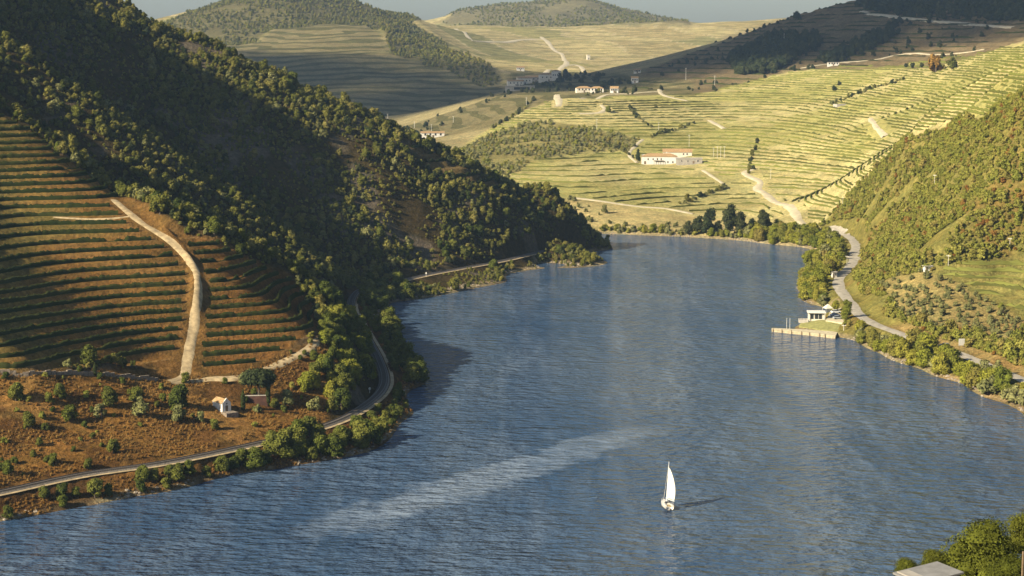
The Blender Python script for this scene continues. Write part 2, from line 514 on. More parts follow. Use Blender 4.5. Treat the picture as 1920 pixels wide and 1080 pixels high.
def noise(nt, vec, scale, detail=4, rough=0.6, lo=0.35, hi=0.65):
    n = nt.nodes.new('ShaderNodeTexNoise')
    n.inputs['Scale'].default_value = scale; n.inputs['Detail'].default_value = detail; n.inputs['Roughness'].default_value = rough
    if vec is not None:
        nt.links.new(vec, n.inputs['Vector'])
    r = nt.nodes.new('ShaderNodeMapRange')
    r.inputs[1].default_value = lo; r.inputs[2].default_value = hi
    nt.links.new(n.outputs[0], r.inputs[0])
    return r.outputs[0]


def math_(nt, op, a, b=None, clamp=False):
    n = nt.nodes.new('ShaderNodeMath'); n.operation = op; n.use_clamp = clamp
    for v, i in ((a, 0), (b, 1)):
        if v is None:
            continue
        if hasattr(v, 'is_linked'):
            nt.links.new(v, n.inputs[i])
        else:
            n.inputs[i].default_value = v
    return n.outputs[0]


def simple(name, col, rough=0.8, var=0.25, scale=1.5, metallic=0.0, bump=0.0, spec=0.3):
    """one colour, mottled by weather"""
    m, nt, out = new_mat(name)
    p = nd(nt, 'ShaderNodeBsdfPrincipled')
    p.inputs['Roughness'].default_value = rough; p.inputs['Metallic'].default_value = metallic
    p.inputs['Specular IOR Level'].default_value = spec
    g = nd(nt, 'ShaderNodeNewGeometry')
    f = noise(nt, g.outputs['Position'], scale)
    dark = tuple(c * (1 - var) for c in col); light = tuple(min(1, c * (1 + var * 0.6)) for c in col)
    nt.links.new(mixc(nt, f, dark, light), p.inputs['Base Color'])
    if bump:
        b = nd(nt, 'ShaderNodeBump'); b.inputs['Strength'].default_value = bump; b.inputs['Distance'].default_value = 0.3
        nt.links.new(f, b.inputs['Height']); nt.links.new(b.outputs[0], p.inputs['Normal'])
    nt.links.new(p.outputs[0], out.inputs[0])
    return m


def ground_material():
    m, nt, out = new_mat('ground')
    p = nd(nt, 'ShaderNodeBsdfDiffuse'); p.inputs['Roughness'].default_value = 0.8
    a = nd(nt, 'ShaderNodeAttribute', attribute_name='cover')
    bnd = nd(nt, 'ShaderNodeAttribute', attribute_name='band')
    g = nd(nt, 'ShaderNodeNewGeometry')
    pos = g.outputs['Position']
    n1 = noise(nt, pos, 0.55, 5, 0.7)
    n2 = noise(nt, pos, 0.035, 4, 0.6)
    n3 = noise(nt, pos, 0.16, 4, 0.65)
    c = mixc(nt, 1.0, a.outputs['Color'], mixc(nt, n1, (0.62, 0.60, 0.56), (1.25, 1.2, 1.12)), 'MULTIPLY')
    c = mixc(nt, 1.0, c, mixc(nt, n2, (0.8, 0.78, 0.72), (1.15, 1.15, 1.1)), 'MULTIPLY')
    c = mixc(nt, 1.0, c, mixc(nt, n3, (0.74, 0.8, 0.78), (1.18, 1.1, 1.05)), 'MULTIPLY')
    # vine rows too far away to build: green lines along the contours
    sx = nd(nt, 'ShaderNodeSeparateXYZ'); nt.links.new(pos, sx.inputs[0])
    wv = math_(nt, 'ADD', sx.outputs['Z'], math_(nt, 'MULTIPLY', noise(nt, pos, 0.006, 2, 0.5), 9.0))
    fr = math_(nt, 'FRACT', math_(nt, 'DIVIDE', wv, 7.0))
    ln = math_(nt, 'MULTIPLY', math_(nt, 'LESS_THAN', fr, 0.42), bnd.outputs['Fac'])
    c = mixc(nt, ln, c, mixc(nt, 1.0, c, (0.50, 0.56, 0.46), 'MULTIPLY'))
    nt.links.new(c, p.inputs['Color'])
    b = nd(nt, 'ShaderNodeBump'); b.inputs['Strength'].default_value = 0.9; b.inputs['Distance'].default_value = 0.9
    nt.links.new(n1, b.inputs['Height']); nt.links.new(b.outputs[0], p.inputs['Normal'])
    nt.links.new(p.outputs[0], out.inputs[0])
    return m


def foliage(name, cols, leaf_var=0.35, trans=0.22):
    """leaves: a tint for each plant, a lighter or darker one for each leaf clump"""
    m, nt, out = new_mat(name)
    oi = nd(nt, 'ShaderNodeObjectInfo')
    ramp = nd(nt, 'ShaderNodeValToRGB')
    ramp.color_ramp.interpolation = 'LINEAR'
    els = ramp.color_ramp.elements
    els[0].position = 0; els[0].color = (*cols[0], 1)
    els[1].position = 1; els[1].color = (*cols[-1], 1)
    for i, c in enumerate(cols[1:-1]):
        e = els.new((i + 1) / (len(cols) - 1)); e.color = (*c, 1)
    nt.links.new(oi.outputs['Random'], ramp.inputs[0])
    g = nd(nt, 'ShaderNodeNewGeometry')
    k = mixc(nt, g.outputs['Random Per Island'], (1 - leaf_var,) * 3, (1 + leaf_var, 1 + leaf_var, 1 + leaf_var * 0.6))
    c = mixc(nt, 1.0, ramp.outputs[0], k, 'MULTIPLY')
    d = nd(nt, 'ShaderNodeBsdfDiffuse'); t = nd(nt, 'ShaderNodeBsdfTranslucent'); mx = nd(nt, 'ShaderNodeMixShader')
    mx.inputs[0].default_value = trans
    nt.links.new(c, d.inputs[0]); nt.links.new(mixc(nt, 1.0, c, (1.1, 1.15, 0.5), 'MULTIPLY'), t.inputs[0])
    nt.links.new(d.outputs[0], mx.inputs[1]); nt.links.new(t.outputs[0], mx.inputs[2])
    nt.links.new(mx.outputs[0], out.inputs[0])
    return m


def water_material():
    m, nt, out = new_mat('river_water')
    p = nd(nt, 'ShaderNodeBsdfPrincipled')
    g = nd(nt, 'ShaderNodeNewGeometry')
    pos = g.outputs['Position']

    def mapped(sx, sy, rot):
        mp = nd(nt, 'ShaderNodeMapping')
        mp.inputs['Scale'].default_value = (sx, sy, 1); mp.inputs['Rotation'].default_value = (0, 0, math.radians(rot))
        nt.links.new(pos, mp.inputs['Vector'])
        return mp.outputs[0]
    w1 = noise(nt, mapped(0.55, 1.0, 9), 0.34, 3, 0.55, 0.3, 0.7)      # wind chop
    w2 = noise(nt, mapped(0.5, 1.0, -18), 0.075, 3, 0.5, 0.25, 0.75)     # longer swell
    gust = noise(nt, mapped(1.0, 0.35, -28), 0.022, 6, 0.66, 0.36, 0.64)    # gusts and streaks
    gust2 = noise(nt, mapped(1.0, 0.10, -40), 0.10, 4, 0.6, 0.50, 0.72)
    # the smooth streak that lies across the river to the left of the boat
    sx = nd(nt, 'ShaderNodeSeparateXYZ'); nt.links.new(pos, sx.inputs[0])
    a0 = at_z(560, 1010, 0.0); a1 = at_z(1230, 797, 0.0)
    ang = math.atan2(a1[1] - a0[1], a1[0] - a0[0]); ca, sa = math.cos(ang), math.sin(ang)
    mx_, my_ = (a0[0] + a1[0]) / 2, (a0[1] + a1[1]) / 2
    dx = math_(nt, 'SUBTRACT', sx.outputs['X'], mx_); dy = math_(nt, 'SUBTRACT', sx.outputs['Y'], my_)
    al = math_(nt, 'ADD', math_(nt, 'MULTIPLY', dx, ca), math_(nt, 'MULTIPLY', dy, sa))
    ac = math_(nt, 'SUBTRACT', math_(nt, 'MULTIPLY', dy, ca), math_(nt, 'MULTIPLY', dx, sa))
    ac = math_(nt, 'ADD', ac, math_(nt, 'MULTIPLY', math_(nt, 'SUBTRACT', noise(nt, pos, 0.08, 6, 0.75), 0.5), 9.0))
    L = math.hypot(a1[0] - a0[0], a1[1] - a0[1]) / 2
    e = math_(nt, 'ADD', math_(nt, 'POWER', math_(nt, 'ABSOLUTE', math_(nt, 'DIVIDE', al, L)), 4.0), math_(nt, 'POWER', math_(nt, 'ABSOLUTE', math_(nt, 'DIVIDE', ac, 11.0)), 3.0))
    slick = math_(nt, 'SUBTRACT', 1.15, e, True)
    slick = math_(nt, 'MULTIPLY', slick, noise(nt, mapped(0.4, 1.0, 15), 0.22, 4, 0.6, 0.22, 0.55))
    h = math_(nt, 'ADD', math_(nt, 'MULTIPLY', w1, WCHOP), math_(nt, 'MULTIPLY', w2, WSWELL))
    st = math_(nt, 'ADD', 0.80, math_(nt, 'MULTIPLY', math_(nt, 'SUBTRACT', gust, 0.5), 0.40))
    st = math_(nt, 'MULTIPLY', st, math_(nt, 'SUBTRACT', 1.0, math_(nt, 'MULTIPLY', slick, 0.3)))
    b = nd(nt, 'ShaderNodeBump'); b.inputs['Distance'].default_value = 1.0
    nt.links.new(st, b.inputs['Strength']); nt.links.new(h, b.inputs['Height'])
    # sky's reflection painted as a paler base in the gust lanes and the slick
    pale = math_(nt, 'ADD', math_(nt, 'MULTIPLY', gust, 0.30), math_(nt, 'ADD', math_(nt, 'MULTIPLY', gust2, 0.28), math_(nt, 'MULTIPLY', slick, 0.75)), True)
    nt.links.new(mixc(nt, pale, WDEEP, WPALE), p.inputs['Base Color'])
    p.inputs['Roughness'].default_value = WROUGH
    p.inputs['IOR'].default_value = 1.333
    nt.links.new(b.outputs[0], p.inputs['Normal'])
    nt.links.new(p.outputs[0], out.inputs[0])
    return m


WCHOP, WSWELL, WROUGH = 1.6, 2.2, 0.10
WDEEP, WPALE = (0.026, 0.056, 0.108), (0.150, 0.190, 0.245)  # base tones lifted to stand in for sky reflected by the water
M = {
    'ground': ground_material(),
    'water': water_material(),
    'oak': foliage('oak_leaves', [(0.070, 0.080, 0.018), (0.125, 0.124, 0.028), (0.190, 0.172, 0.042), (0.095, 0.102, 0.026), (0.225, 0.195, 0.060), (0.145, 0.136, 0.034)]),
    'willow': foliage('willow_leaves', [(0.120, 0.140, 0.024), (0.200, 0.205, 0.030), (0.260, 0.235, 0.042), (0.150, 0.165, 0.030), (0.220, 0.180, 0.050)]),
    'alder': foliage('alder_leaves', [(0.060, 0.078, 0.020), (0.100, 0.115, 0.024), (0.150, 0.150, 0.034), (0.080, 0.092, 0.022)]),
    'scrub': foliage('scrub_leaves', [(0.160, 0.170, 0.034), (0.225, 0.220, 0.044), (0.275, 0.255, 0.060), (0.185, 0.195, 0.038), (0.255, 0.205, 0.062), (0.215, 0.218, 0.042)]),
    'olive': foliage('olive_leaves', [(0.145, 0.148, 0.060), (0.205, 0.198, 0.085), (0.170, 0.170, 0.068)]),
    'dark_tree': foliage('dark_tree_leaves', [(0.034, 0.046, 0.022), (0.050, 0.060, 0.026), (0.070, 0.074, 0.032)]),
    'cypress': foliage('cypress_leaves', [(0.045, 0.058, 0.022), (0.060, 0.068, 0.026)]),
    'autumn': foliage('autumn_leaves', [(0.200, 0.095, 0.026), (0.240, 0.140, 0.036)]),
    'vine': foliage('vine_leaves', [(0.026, 0.036, 0.011), (0.036, 0.044, 0.013), (0.046, 0.052, 0.016)]),
    'vine_far': foliage('far_vine_leaves', [(0.130, 0.138, 0.036), (0.160, 0.162, 0.044)], 0.4),
    'corner': foliage('bush_tree_leaves', [(0.070, 0.080, 0.014), (0.105, 0.108, 0.018), (0.085, 0.095, 0.016)], 0.45),
    'bark': simple('bark', (0.10, 0.075, 0.05), 0.9, 0.4, 3.0),
    'dirt': simple('dirt_track', (0.38, 0.285, 0.155), 0.95, 0.35, 0.5),
    'pale_dirt': simple('pale_farm_road', (0.48, 0.41, 0.27), 0.95, 0.2, 0.2),
    'asphalt': simple('worn_asphalt', (0.36, 0.32, 0.25), 0.9, 0.3, 0.4),
    'ballast': simple('ballast', (0.17, 0.145, 0.115), 0.95, 0.4, 2.0),
    'rail': simple('rail_steel', (0.10, 0.085, 0.075), 0.5, 0.2, 4.0, 0.6),
    'sleeper': simple('sleeper', (0.09, 0.075, 0.06), 0.9, 0.3, 3.0),
    'white': simple('whitewash', (0.66, 0.63, 0.56), 0.85, 0.10, 0.8),
    'cream': simple('cream_plaster', (0.66, 0.60, 0.48), 0.85, 0.14, 0.6),
    'grey_wall': simple('grey_render', (0.34, 0.31, 0.26), 0.9, 0.2, 0.6),
    'stone': simple('dry_stone', (0.24, 0.19, 0.14), 0.95, 0.45, 1.6, 0, 0.5),
    'red_wall': simple('red_clay_wall', (0.085, 0.040, 0.028), 0.95, 0.3, 0.9),
    'tile': simple('roof_tile', (0.36, 0.23, 0.11), 0.95, 0.35, 1.2),
    'concrete': simple('concrete', (0.42, 0.38, 0.32), 0.9, 0.18, 0.7),
    'slab': simple('weathered_slab', (0.19, 0.185, 0.175), 0.9, 0.18, 0.8),
    'pane': simple('dark_glass', (0.02, 0.025, 0.03), 0.15, 0.1, 1.0, 0, 0, 0.6),
    'dark_metal': simple('dark_metal', (0.04, 0.04, 0.045), 0.5, 0.1, 1.0, 0.5),
    'pole': simple('pale_pole', (0.62, 0.58, 0.50), 0.85, 0.12, 0.7),
    'timber': simple('old_timber', (0.17, 0.12, 0.07), 0.9, 0.3, 2.0),
    'hull': simple('white_gelcoat', (0.62, 0.59, 0.52), 0.35, 0.05, 0.5, 0, 0, 0.5),
    'sail': simple('sailcloth', (0.66, 0.62, 0.52), 0.8, 0.04, 0.3),
    'boot': simple('dark_bottom_paint', (0.03, 0.03, 0.04), 0.5, 0.1, 1.0),
    'alu': simple('white_spar', (0.75, 0.74, 0.70), 0.4, 0.05, 0.5),
    'teak': simple('teak', (0.40, 0.30, 0.16), 0.7, 0.2, 3.0),
    'navy': simple('navy_cloth', (0.03, 0.04, 0.08), 0.9, 0.2, 3.0),
    'skin': simple('skin', (0.50, 0.33, 0.24), 0.6, 0.05, 3.0),
    'car_white': simple('white_car_paint', (0.72, 0.72, 0.72), 0.3, 0.04, 0.5, 0, 0, 0.6),
    'car_blue': simple('dark_blue_car_paint', (0.03, 0.05, 0.10), 0.3, 0.04, 0.5, 0, 0, 0.6),
    'car_silver': simple('silver_car_paint', (0.42, 0.44, 0.46), 0.3, 0.04, 0.5, 0.3, 0, 0.6),
    'tyre': simple('tyre_rubber', (0.02, 0.02, 0.02), 0.9, 0.1, 1.0),
    'grass': simple('mown_grass', (0.24, 0.23, 0.075), 0.95, 0.3, 0.8),
    'sandstone': simple('sandstone', (0.40, 0.33, 0.21), 0.95, 0.3, 0.8, 0, 0.3),
    'sand': simple('pale_gravel', (0.50, 0.43, 0.28), 0.95, 0.2, 0.7),
    'rock': simple('rock', (0.30, 0.25, 0.19), 0.95, 0.4, 0.5, 0, 0.5),
}


# ------------------------------------------------------------------ helpers for objects
def mesh_from(name, verts, faces, mat, smooth=False):
    me = bpy.data.meshes.new(name)
    verts = np.asarray(verts, np.float32)
    if isinstance(faces, np.ndarray):
        nf, k = faces.shape
        me.vertices.add(len(verts)); me.vertices.foreach_set('co', verts.ravel())
        me.loops.add(nf * k); me.loops.foreach_set('vertex_index', faces.astype(np.int32).ravel())
        me.polygons.add(nf)
        me.polygons.foreach_set('loop_start', np.arange(0, nf * k, k, dtype=np.int32))
        me.update(calc_edges=True)
        me.validate()
    else:
        me.from_pydata(verts.tolist(), [], faces)
    if smooth:
        me.polygons.foreach_set('use_smooth', np.ones(len(me.polygons), bool))
    if mat is not None:
        me.materials.append(M[mat] if isinstance(mat, str) else mat)
    return me


def link(name, me, parent=None, loc=None, rotz=None):
    o = bpy.data.objects.new(name, me)
    COL.objects.link(o)
    if parent is not None:
        o.parent = parent
    if loc is not None:
        o.location = loc
    if rotz is not None:
        o.rotation_euler = (0, 0, rotz)
    return o


def tag(o, label=None, cat=None, group=None, kind=None):
    if label:
        o['label'] = label
    if cat:
        o['category'] = cat
    if group:
        o['group'] = group
    if kind:
        o['kind'] = kind
    return o


def thing(name, label, cat, loc, rotz=0.0, group=None, scale=None):
    o = link(name, None, None, loc, rotz)
    if scale is not None:
        o.scale = scale
    return tag(o, label, cat, group)


class MB:
    """collects boxes, prisms and tubes; build() links them as one mesh object"""

    def __init__(self):
        self.v = []; self.f = []

    def add(self, vs, fs):
        n = len(self.v)
        self.v += [tuple(p) for p in vs]
        self.f += [tuple(i + n for i in f) for f in fs]
        return self

    def box(self, x0, x1, y0, y1, z0, z1):
        return self.add([(x0, y0, z0), (x1, y0, z0), (x1, y1, z0), (x0, y1, z0), (x0, y0, z1), (x1, y0, z1), (x1, y1, z1), (x0, y1, z1)],
                        [(3, 2, 1, 0), (4, 5, 6, 7), (0, 1, 5, 4), (1, 2, 6, 5), (2, 3, 7, 6), (3, 0, 4, 7)])

    def gable(self, x0, x1, y0, y1, z0, z1, over=0.3, t=0.18):
        """two roof slopes with thickness, ridge along x"""
        ym = (y0 + y1) / 2
        sl = (z1 - z0) / (ym - y0)
        pts = []
        for y, z in ((y0 - over, z0 - over * sl), (ym, z1), (y1 + over, z0 - over * sl)):
            pts.append((y, z))
        vs = []
        for x in (x0 - over, x1 + over):
            for (y, z) in pts:
                vs.append((x, y, z + t))
            for (y, z) in pts:
                vs.append((x, y, z))
        return self.add(vs, [(0, 6, 7, 1), (1, 7, 8, 2), (3, 4, 10, 9), (4, 5, 11, 10), (0, 1, 4, 3), (1, 2, 5, 4), (6, 9, 10, 7), (7, 10, 11, 8), (0, 3, 9, 6), (2, 8, 11, 5)])

    def hip(self, x0, x1, y0, y1, z0, z1, over=0.4):
        x0 -= over; x1 += over; y0 -= over; y1 += over
        ym = (y0 + y1) / 2; r = (y1 - y0) / 2
        vs = [(x0, y0, z0), (x1, y0, z0), (x1, y1, z0), (x0, y1, z0), (x0 + r, ym, z1), (x1 - r, ym, z1)]
        return self.add(vs, [(3, 2, 1, 0), (0, 1, 5, 4), (1, 2, 5), (2, 3, 4, 5), (3, 0, 4)])

    def body(self, x0, x1, y0, y1, z0, z1, zr):
        """walls with two gables, ridge along x"""
        ym = (y0 + y1) / 2
        vs = [(x0, y0, z0), (x1, y0, z0), (x1, y1, z0), (x0, y1, z0), (x0, y0, z1), (x1, y0, z1), (x1, y1, z1), (x0, y1, z1), (x0, ym, zr), (x1, ym, zr)]
        return self.add(vs, [(3, 2, 1, 0), (0, 1, 5, 4), (1, 2, 6, 9, 5), (2, 3, 7, 6), (3, 0, 4, 8, 7), (4, 5, 9, 8), (6, 7, 8, 9)])

    def tube(self, pts, radii, n=8):
        pts = [Vector(p) for p in pts]
        vs = []; fs = []
        for i, p in enumerate(pts):
            d = (pts[min(i + 1, len(pts) - 1)] - pts[max(i - 1, 0)]).normalized()
            a = d.orthogonal().normalized(); b_ = d.cross(a)
            for k in range(n):
                t = 2 * math.pi * k / n
                vs.append(p + (a * math.cos(t) + b_ * math.sin(t)) * radii[i])
        for i in range(len(pts) - 1):
            for k in range(n):
                fs.append((i * n + k, i * n + (k + 1) % n, (i + 1) * n + (k + 1) % n, (i + 1) * n + k))
        fs.append(tuple(range(n - 1, -1, -1))); fs.append(tuple((len(pts) - 1) * n + k for k in range(n)))
        return self.add(vs, fs)

    def build(self, name, mat, parent=None, smooth=False, loc=None, rotz=None):
        me = mesh_from(name, self.v, self.f, mat, smooth)
        return link(name, me, parent, loc, rotz)


ORD = ['first', 'second', 'third', 'fourth', 'fifth', 'sixth', 'seventh', 'eighth', 'ninth', 'tenth', 'eleventh', 'twelfth', 'thirteenth', 'fourteenth', 'fifteenth', 'sixteenth',
       'seventeenth', 'eighteenth', 'nineteenth', 'twentieth']


def ordinal(i):
    if i < 20:
        return ORD[i]
    t, u = divmod(i + 1, 10)
    if t > 9:
        return ('one hundred and ' if t < 20 else 'two hundred and ') + ordinal((i + 1) % 100 - 1) if (i + 1) % 100 else ('hundredth' if i < 150 else 'two hundredth')
    tens = ['', '', 'twenty', 'thirty', 'forty', 'fifty', 'sixty', 'seventy', 'eighty', 'ninety'][t]
    if u == 0:
        return {'twenty': 'twentieth', 'thirty': 'thirtieth', 'forty': 'fortieth', 'fifty': 'fiftieth'}.get(tens, tens + 'th')
    return tens + '-' + ORD[u - 1]


# ------------------------------------------------------------------ ground
COVER = {   # real surface colours
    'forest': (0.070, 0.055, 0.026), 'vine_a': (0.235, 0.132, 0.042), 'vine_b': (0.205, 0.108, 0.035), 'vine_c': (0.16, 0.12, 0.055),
    'dry': (0.240, 0.130, 0.040), 'bank': (0.150, 0.085, 0.032), 'scrub': (0.210, 0.195, 0.062), 'grove': (0.300, 0.250, 0.110), 'vine_r': (0.230, 0.215, 0.075),
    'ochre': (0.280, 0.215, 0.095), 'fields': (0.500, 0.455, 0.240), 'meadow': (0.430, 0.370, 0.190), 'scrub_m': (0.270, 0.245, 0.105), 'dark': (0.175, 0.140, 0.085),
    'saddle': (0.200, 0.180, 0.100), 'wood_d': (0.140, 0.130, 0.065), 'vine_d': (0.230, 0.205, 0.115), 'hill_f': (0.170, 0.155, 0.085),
}
cover = np.empty((NY, NU, 3)); cover[:] = (0.330, 0.290, 0.165)
# patchwork of fields far away
wx = XX + 60 * fbm(XX, YY, 300.0, 2, 71); wy = YY + 90 * fbm(XX, YY, 340.0, 2, 72)
pa = np.floor((wx * 0.86 + wy * 0.36) / 130.0).astype(np.int64); pb = np.floor((wy * 0.86 - wx * 0.36) / 300.0).astype(np.int64)
ph = ((pa * 73856093) ^ (pb * 19349663)) % 5
for k, cc in enumerate(((0.430, 0.375, 0.200), (0.300, 0.280, 0.125), (0.380, 0.330, 0.180), (0.250, 0.240, 0.115), (0.340, 0.290, 0.150))):
    cover[(ph == k) & (YY > 2900)] = cc
fa_ = (wx * 0.86 + wy * 0.36) / 130.0 % 1.0
cover[((fa_ < 0.05) & (YY > 2900))] = (0.46, 0.40, 0.26)
cover[YY < 440] = (0.16, 0.10, 0.045)
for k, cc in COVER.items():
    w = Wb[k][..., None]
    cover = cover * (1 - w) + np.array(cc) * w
# terrace treads carry paler trodden earth; greener blocks among the fields
tf = (Zr / DZ_F) % 1.0
w = (Wb['fields'] * (1 - Wb['meadow']) * (1 - Wb['scrub_m']))
green = _sm((fbm(XX, YY, 170.0, 3, 33) + 0.1) / 0.5)
cover = cover * (1 - (w * green * 0.6)[..., None]) + np.array((0.300, 0.310, 0.090)) * (w * green * 0.6)[..., None]
bankc = w * np.clip((tf - 0.5) / 0.2, 0, 1)
cover = cover * (1 - bankc[..., None] * 0.3) + np.array((0.330, 0.310, 0.120)) * (bankc * 0.3)[..., None]
# pale strip of stones at the water's edge
edge = np.clip(1 - np.abs(Z0 - 0.5) / 1.0, 0, 1) * (YY < 1300)
cover = cover * (1 - edge[..., None]) + np.array((0.33, 0.28, 0.19)) * edge[..., None]
# grey outcrops in the woods and red earth patches in the right-hand scrub
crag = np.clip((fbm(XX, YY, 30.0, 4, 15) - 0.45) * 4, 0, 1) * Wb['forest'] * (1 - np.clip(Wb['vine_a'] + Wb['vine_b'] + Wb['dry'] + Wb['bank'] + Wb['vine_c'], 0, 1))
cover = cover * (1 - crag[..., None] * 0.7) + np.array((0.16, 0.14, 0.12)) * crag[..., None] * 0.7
rust = np.clip((fbm(XX, YY, 28.0, 3, 57) - 0.35) * 2.5, 0, 1) * Wb['scrub']
cover = cover * (1 - rust[..., None] * 0.4) + np.array((0.21, 0.12, 0.045)) * rust[..., None] * 0.4
burnt = np.clip((fbm(XX, YY, 14.0, 4, 77) + 0.05) * 2.2, 0, 1) * np.clip(Wb['dry'] + Wb['bank'], 0, 1)
cover = cover * (1 - burnt[..., None] * 0.75) + np.array((0.095, 0.052, 0.022)) * burnt[..., None] * 0.75
gold = np.clip((fbm(XX + 90, YY, 18.0, 4, 79) - 0.15) * 2.2, 0, 1) * np.clip(Wb['dry'] + Wb['vine_a'] * 0.7 + Wb['vine_b'] * 0.5, 0, 1)
cover = cover * (1 - gold[..., None] * 0.6) + np.array((0.330, 0.195, 0.070)) * gold[..., None] * 0.6
# track corridor is bare earth; terrace treads are paler than the banks; the far left of the slope has more grass
va = np.clip(Wb['vine_a'] + Wb['vine_b'], 0, 1)
cor = np.clip((9.0 - d_track) / 3.0, 0, 1) * (YY > 540)
cover = cover * (1 - cor[..., None]) + np.array((0.205, 0.120, 0.042)) * cor[..., None]
fa = (Zr / DZ_A) % 1.0
tr = va * (1 - cutw) * np.clip(1 - np.abs(fa - 0.06) / 0.10, 0, 1)
cover = cover * (1 - 0.8 * tr[..., None]) + np.array((0.340, 0.250, 0.125)) * 0.8 * tr[..., None]
grs = Wb['vine_a'] * _sm((230 - PX) / 220 + 0.5 * fbm(XX, YY, 25.0, 3, 83))
cover = cover * (1 - 0.7 * grs[..., None]) + np.array((0.195, 0.172, 0.058)) * 0.7 * grs[..., None]
band = np.clip(Wb['vine_d'] + 0.8 * Wb['saddle'] * (YY > 2000) + (YY > 2900) * 0.5 * (1 - Wb['wood_d']) * (1 - Wb['hill_f']), 0, 1)

IDX = np.arange(NY * NU).reshape(NY, NU)
quads = np.stack([IDX[:-1, :-1], IDX[:-1, 1:], IDX[1:, 1:], IDX[1:, :-1]], -1)
zmax = np.maximum(np.maximum(Z[:-1, :-1], Z[1:, 1:]), np.maximum(Z[:-1, 1:], Z[1:, :-1]))
yc = YY[:-1, :-1]; xc = XX[:-1, :-1]
keep = zmax > -2.5
PARTS = {
    'near_bank': (yc < 440),
    'left_hillside': (yc >= 440) & (yc < 1240) & (xc < 85),
    'right_hillside': (yc >= 440) & (yc < 1240) & (xc >= 85),
    'valley_slopes': (yc >= 1240) & (yc < 2300),
    'far_hills': (yc >= 2300),
}
VV = np.stack([XX, YY, Z], -1).reshape(-1, 3)
for name, sel in PARTS.items():
    q = quads[sel & keep]
    used, inv = np.unique(q.ravel(), return_inverse=True)
    me = mesh_from(name, VV[used], inv.reshape(-1, 4), 'ground', True)
    at = me.attributes.new('cover', 'FLOAT_COLOR', 'POINT')
    cc = np.ones((len(used), 4), np.float32); cc[:, :3] = cover.reshape(-1, 3)[used]
    at.data.foreach_set('color', cc.ravel())
    at = me.attributes.new('band', 'FLOAT', 'POINT')
    at.data.foreach_set('value', band.ravel()[used].astype(np.float32))
    tag(link(name, me), kind='structure')
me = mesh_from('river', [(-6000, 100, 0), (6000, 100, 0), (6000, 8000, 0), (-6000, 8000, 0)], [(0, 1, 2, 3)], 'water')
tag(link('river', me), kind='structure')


# ------------------------------------------------------------------ tracks, road, railway
def ribbon(P, width, lift, wob_=0.0, sub=4):
    """a strip draped on the ground along P"""
    P = np.asarray(P)[:, :2]
    T = np.gradient(P, axis=0); T /= np.linalg.norm(T, axis=1)[:, None] + 1e-9
    N = np.stack([-T[:, 1], T[:, 0]], 1)
    offs = np.linspace(-0.5, 0.5, sub + 1)
    w = width * (1 + wob_ * fbm(np.arange(len(P)) * 1.0, np.zeros(len(P)), 6.0, 2, 3))
    rows = []
    for o in offs:
        Q = P + N * (o * w)[:, None]
        rows.append(np.column_stack([Q, gz(Q[:, 0], Q[:, 1]) + lift]))
    V = np.stack(rows, 1)
    # keep the strip level from side to side, above the highest ground under it
    V[:, 1:-1, 2] = np.maximum(V[:, 1:-1, 2], V[:, :, 2].mean(1, keepdims=True))
    V[:, (0, -1), 2] -= lift * 1.6
    n, k = V.shape[:2]
    I = np.arange(n * k).reshape(n, k)
    F = np.stack([I[:-1, :-1], I[:-1, 1:], I[1:, 1:], I[1:, :-1]], -1).reshape(-1, 4)
    return V.reshape(-1, 3), F


def picks(pix, ymin=60.0):
    out = []
    for p in pix:
        q = pick(*p, ymin=ymin)
        if q is not None:
            out.append(np.array(q))
    return np.array(out)


def track(name, pix, width, mat='dirt', lift=None, step=1.5, wob_=0.25, ymin=60.0):
    mat = 'pale_dirt' if ymin > 900 and ymin < 2800 else mat
    lift = lift if lift is not None else (0.18 if ymin < 900 else 0.9)
    P = dense(picks(pix, ymin)[:, :2], step)
    V, F = ribbon(P, width, lift, wob_)
    tag(link(name, mesh_from(name, V, F, mat, True)), kind='structure')
    return P


DT1 = TRACK_W
V, F = ribbon(TRACK_W, 3.4, 0.14, 0.16)
tag(link('dirt_track', mesh_from('dirt_track', V, F, 'dirt', True)), kind='structure')
track('dirt_track', [(318, 716), (370, 714), (440, 710), (500, 692), (545, 672), (585, 650), (612, 630)], 3.0)
track('dirt_track', [(100, 408), (170, 412), (230, 408), (250, 405)], 0.9)
for fr_, (pw_, fw_) in zip(FAR_ROADS, FAR_PATHS):
    V, F = ribbon(pw_, fw_, 0.45, 0.2)
    tag(link('farm_road', mesh_from('farm_road', V, F, 'pale_dirt', True)), kind='structure')
V, F = ribbon(ROAD_W, 6.6, 0.12, 0.08)
tag(link('river_road', mesh_from('river_road', V, F, 'asphalt', True)), kind='structure')

rail_path = dense(RAIL_W[::4, :2], 1.0)
rail_path = np.column_stack([rail_path, np.full(len(rail_path), RAIL_Z)])
railway = thing('railway', 'single-track railway curving along the left bank between vineyard and river', 'railway', (0, 0, 0))
Tn = np.gradient(rail_path[:, :2], axis=0); Tn /= np.linalg.norm(Tn, axis=1)[:, None]
Nn = np.stack([-Tn[:, 1], Tn[:, 0]], 1)


def extrude(path, nrm, prof, name, mat, parent):
    V = np.stack([np.column_stack([path[:, :2] + nrm * o, path[:, 2] + h]) for o, h in prof], 1)
    n, k = V.shape[:2]
    I = np.arange(n * k).reshape(n, k)
    F = np.stack([I[:-1, :-1], I[:-1, 1:], I[1:, 1:], I[1:, :-1]], -1).reshape(-1, 4)
    return link(name, mesh_from(name, V.reshape(-1, 3), F, mat), parent)


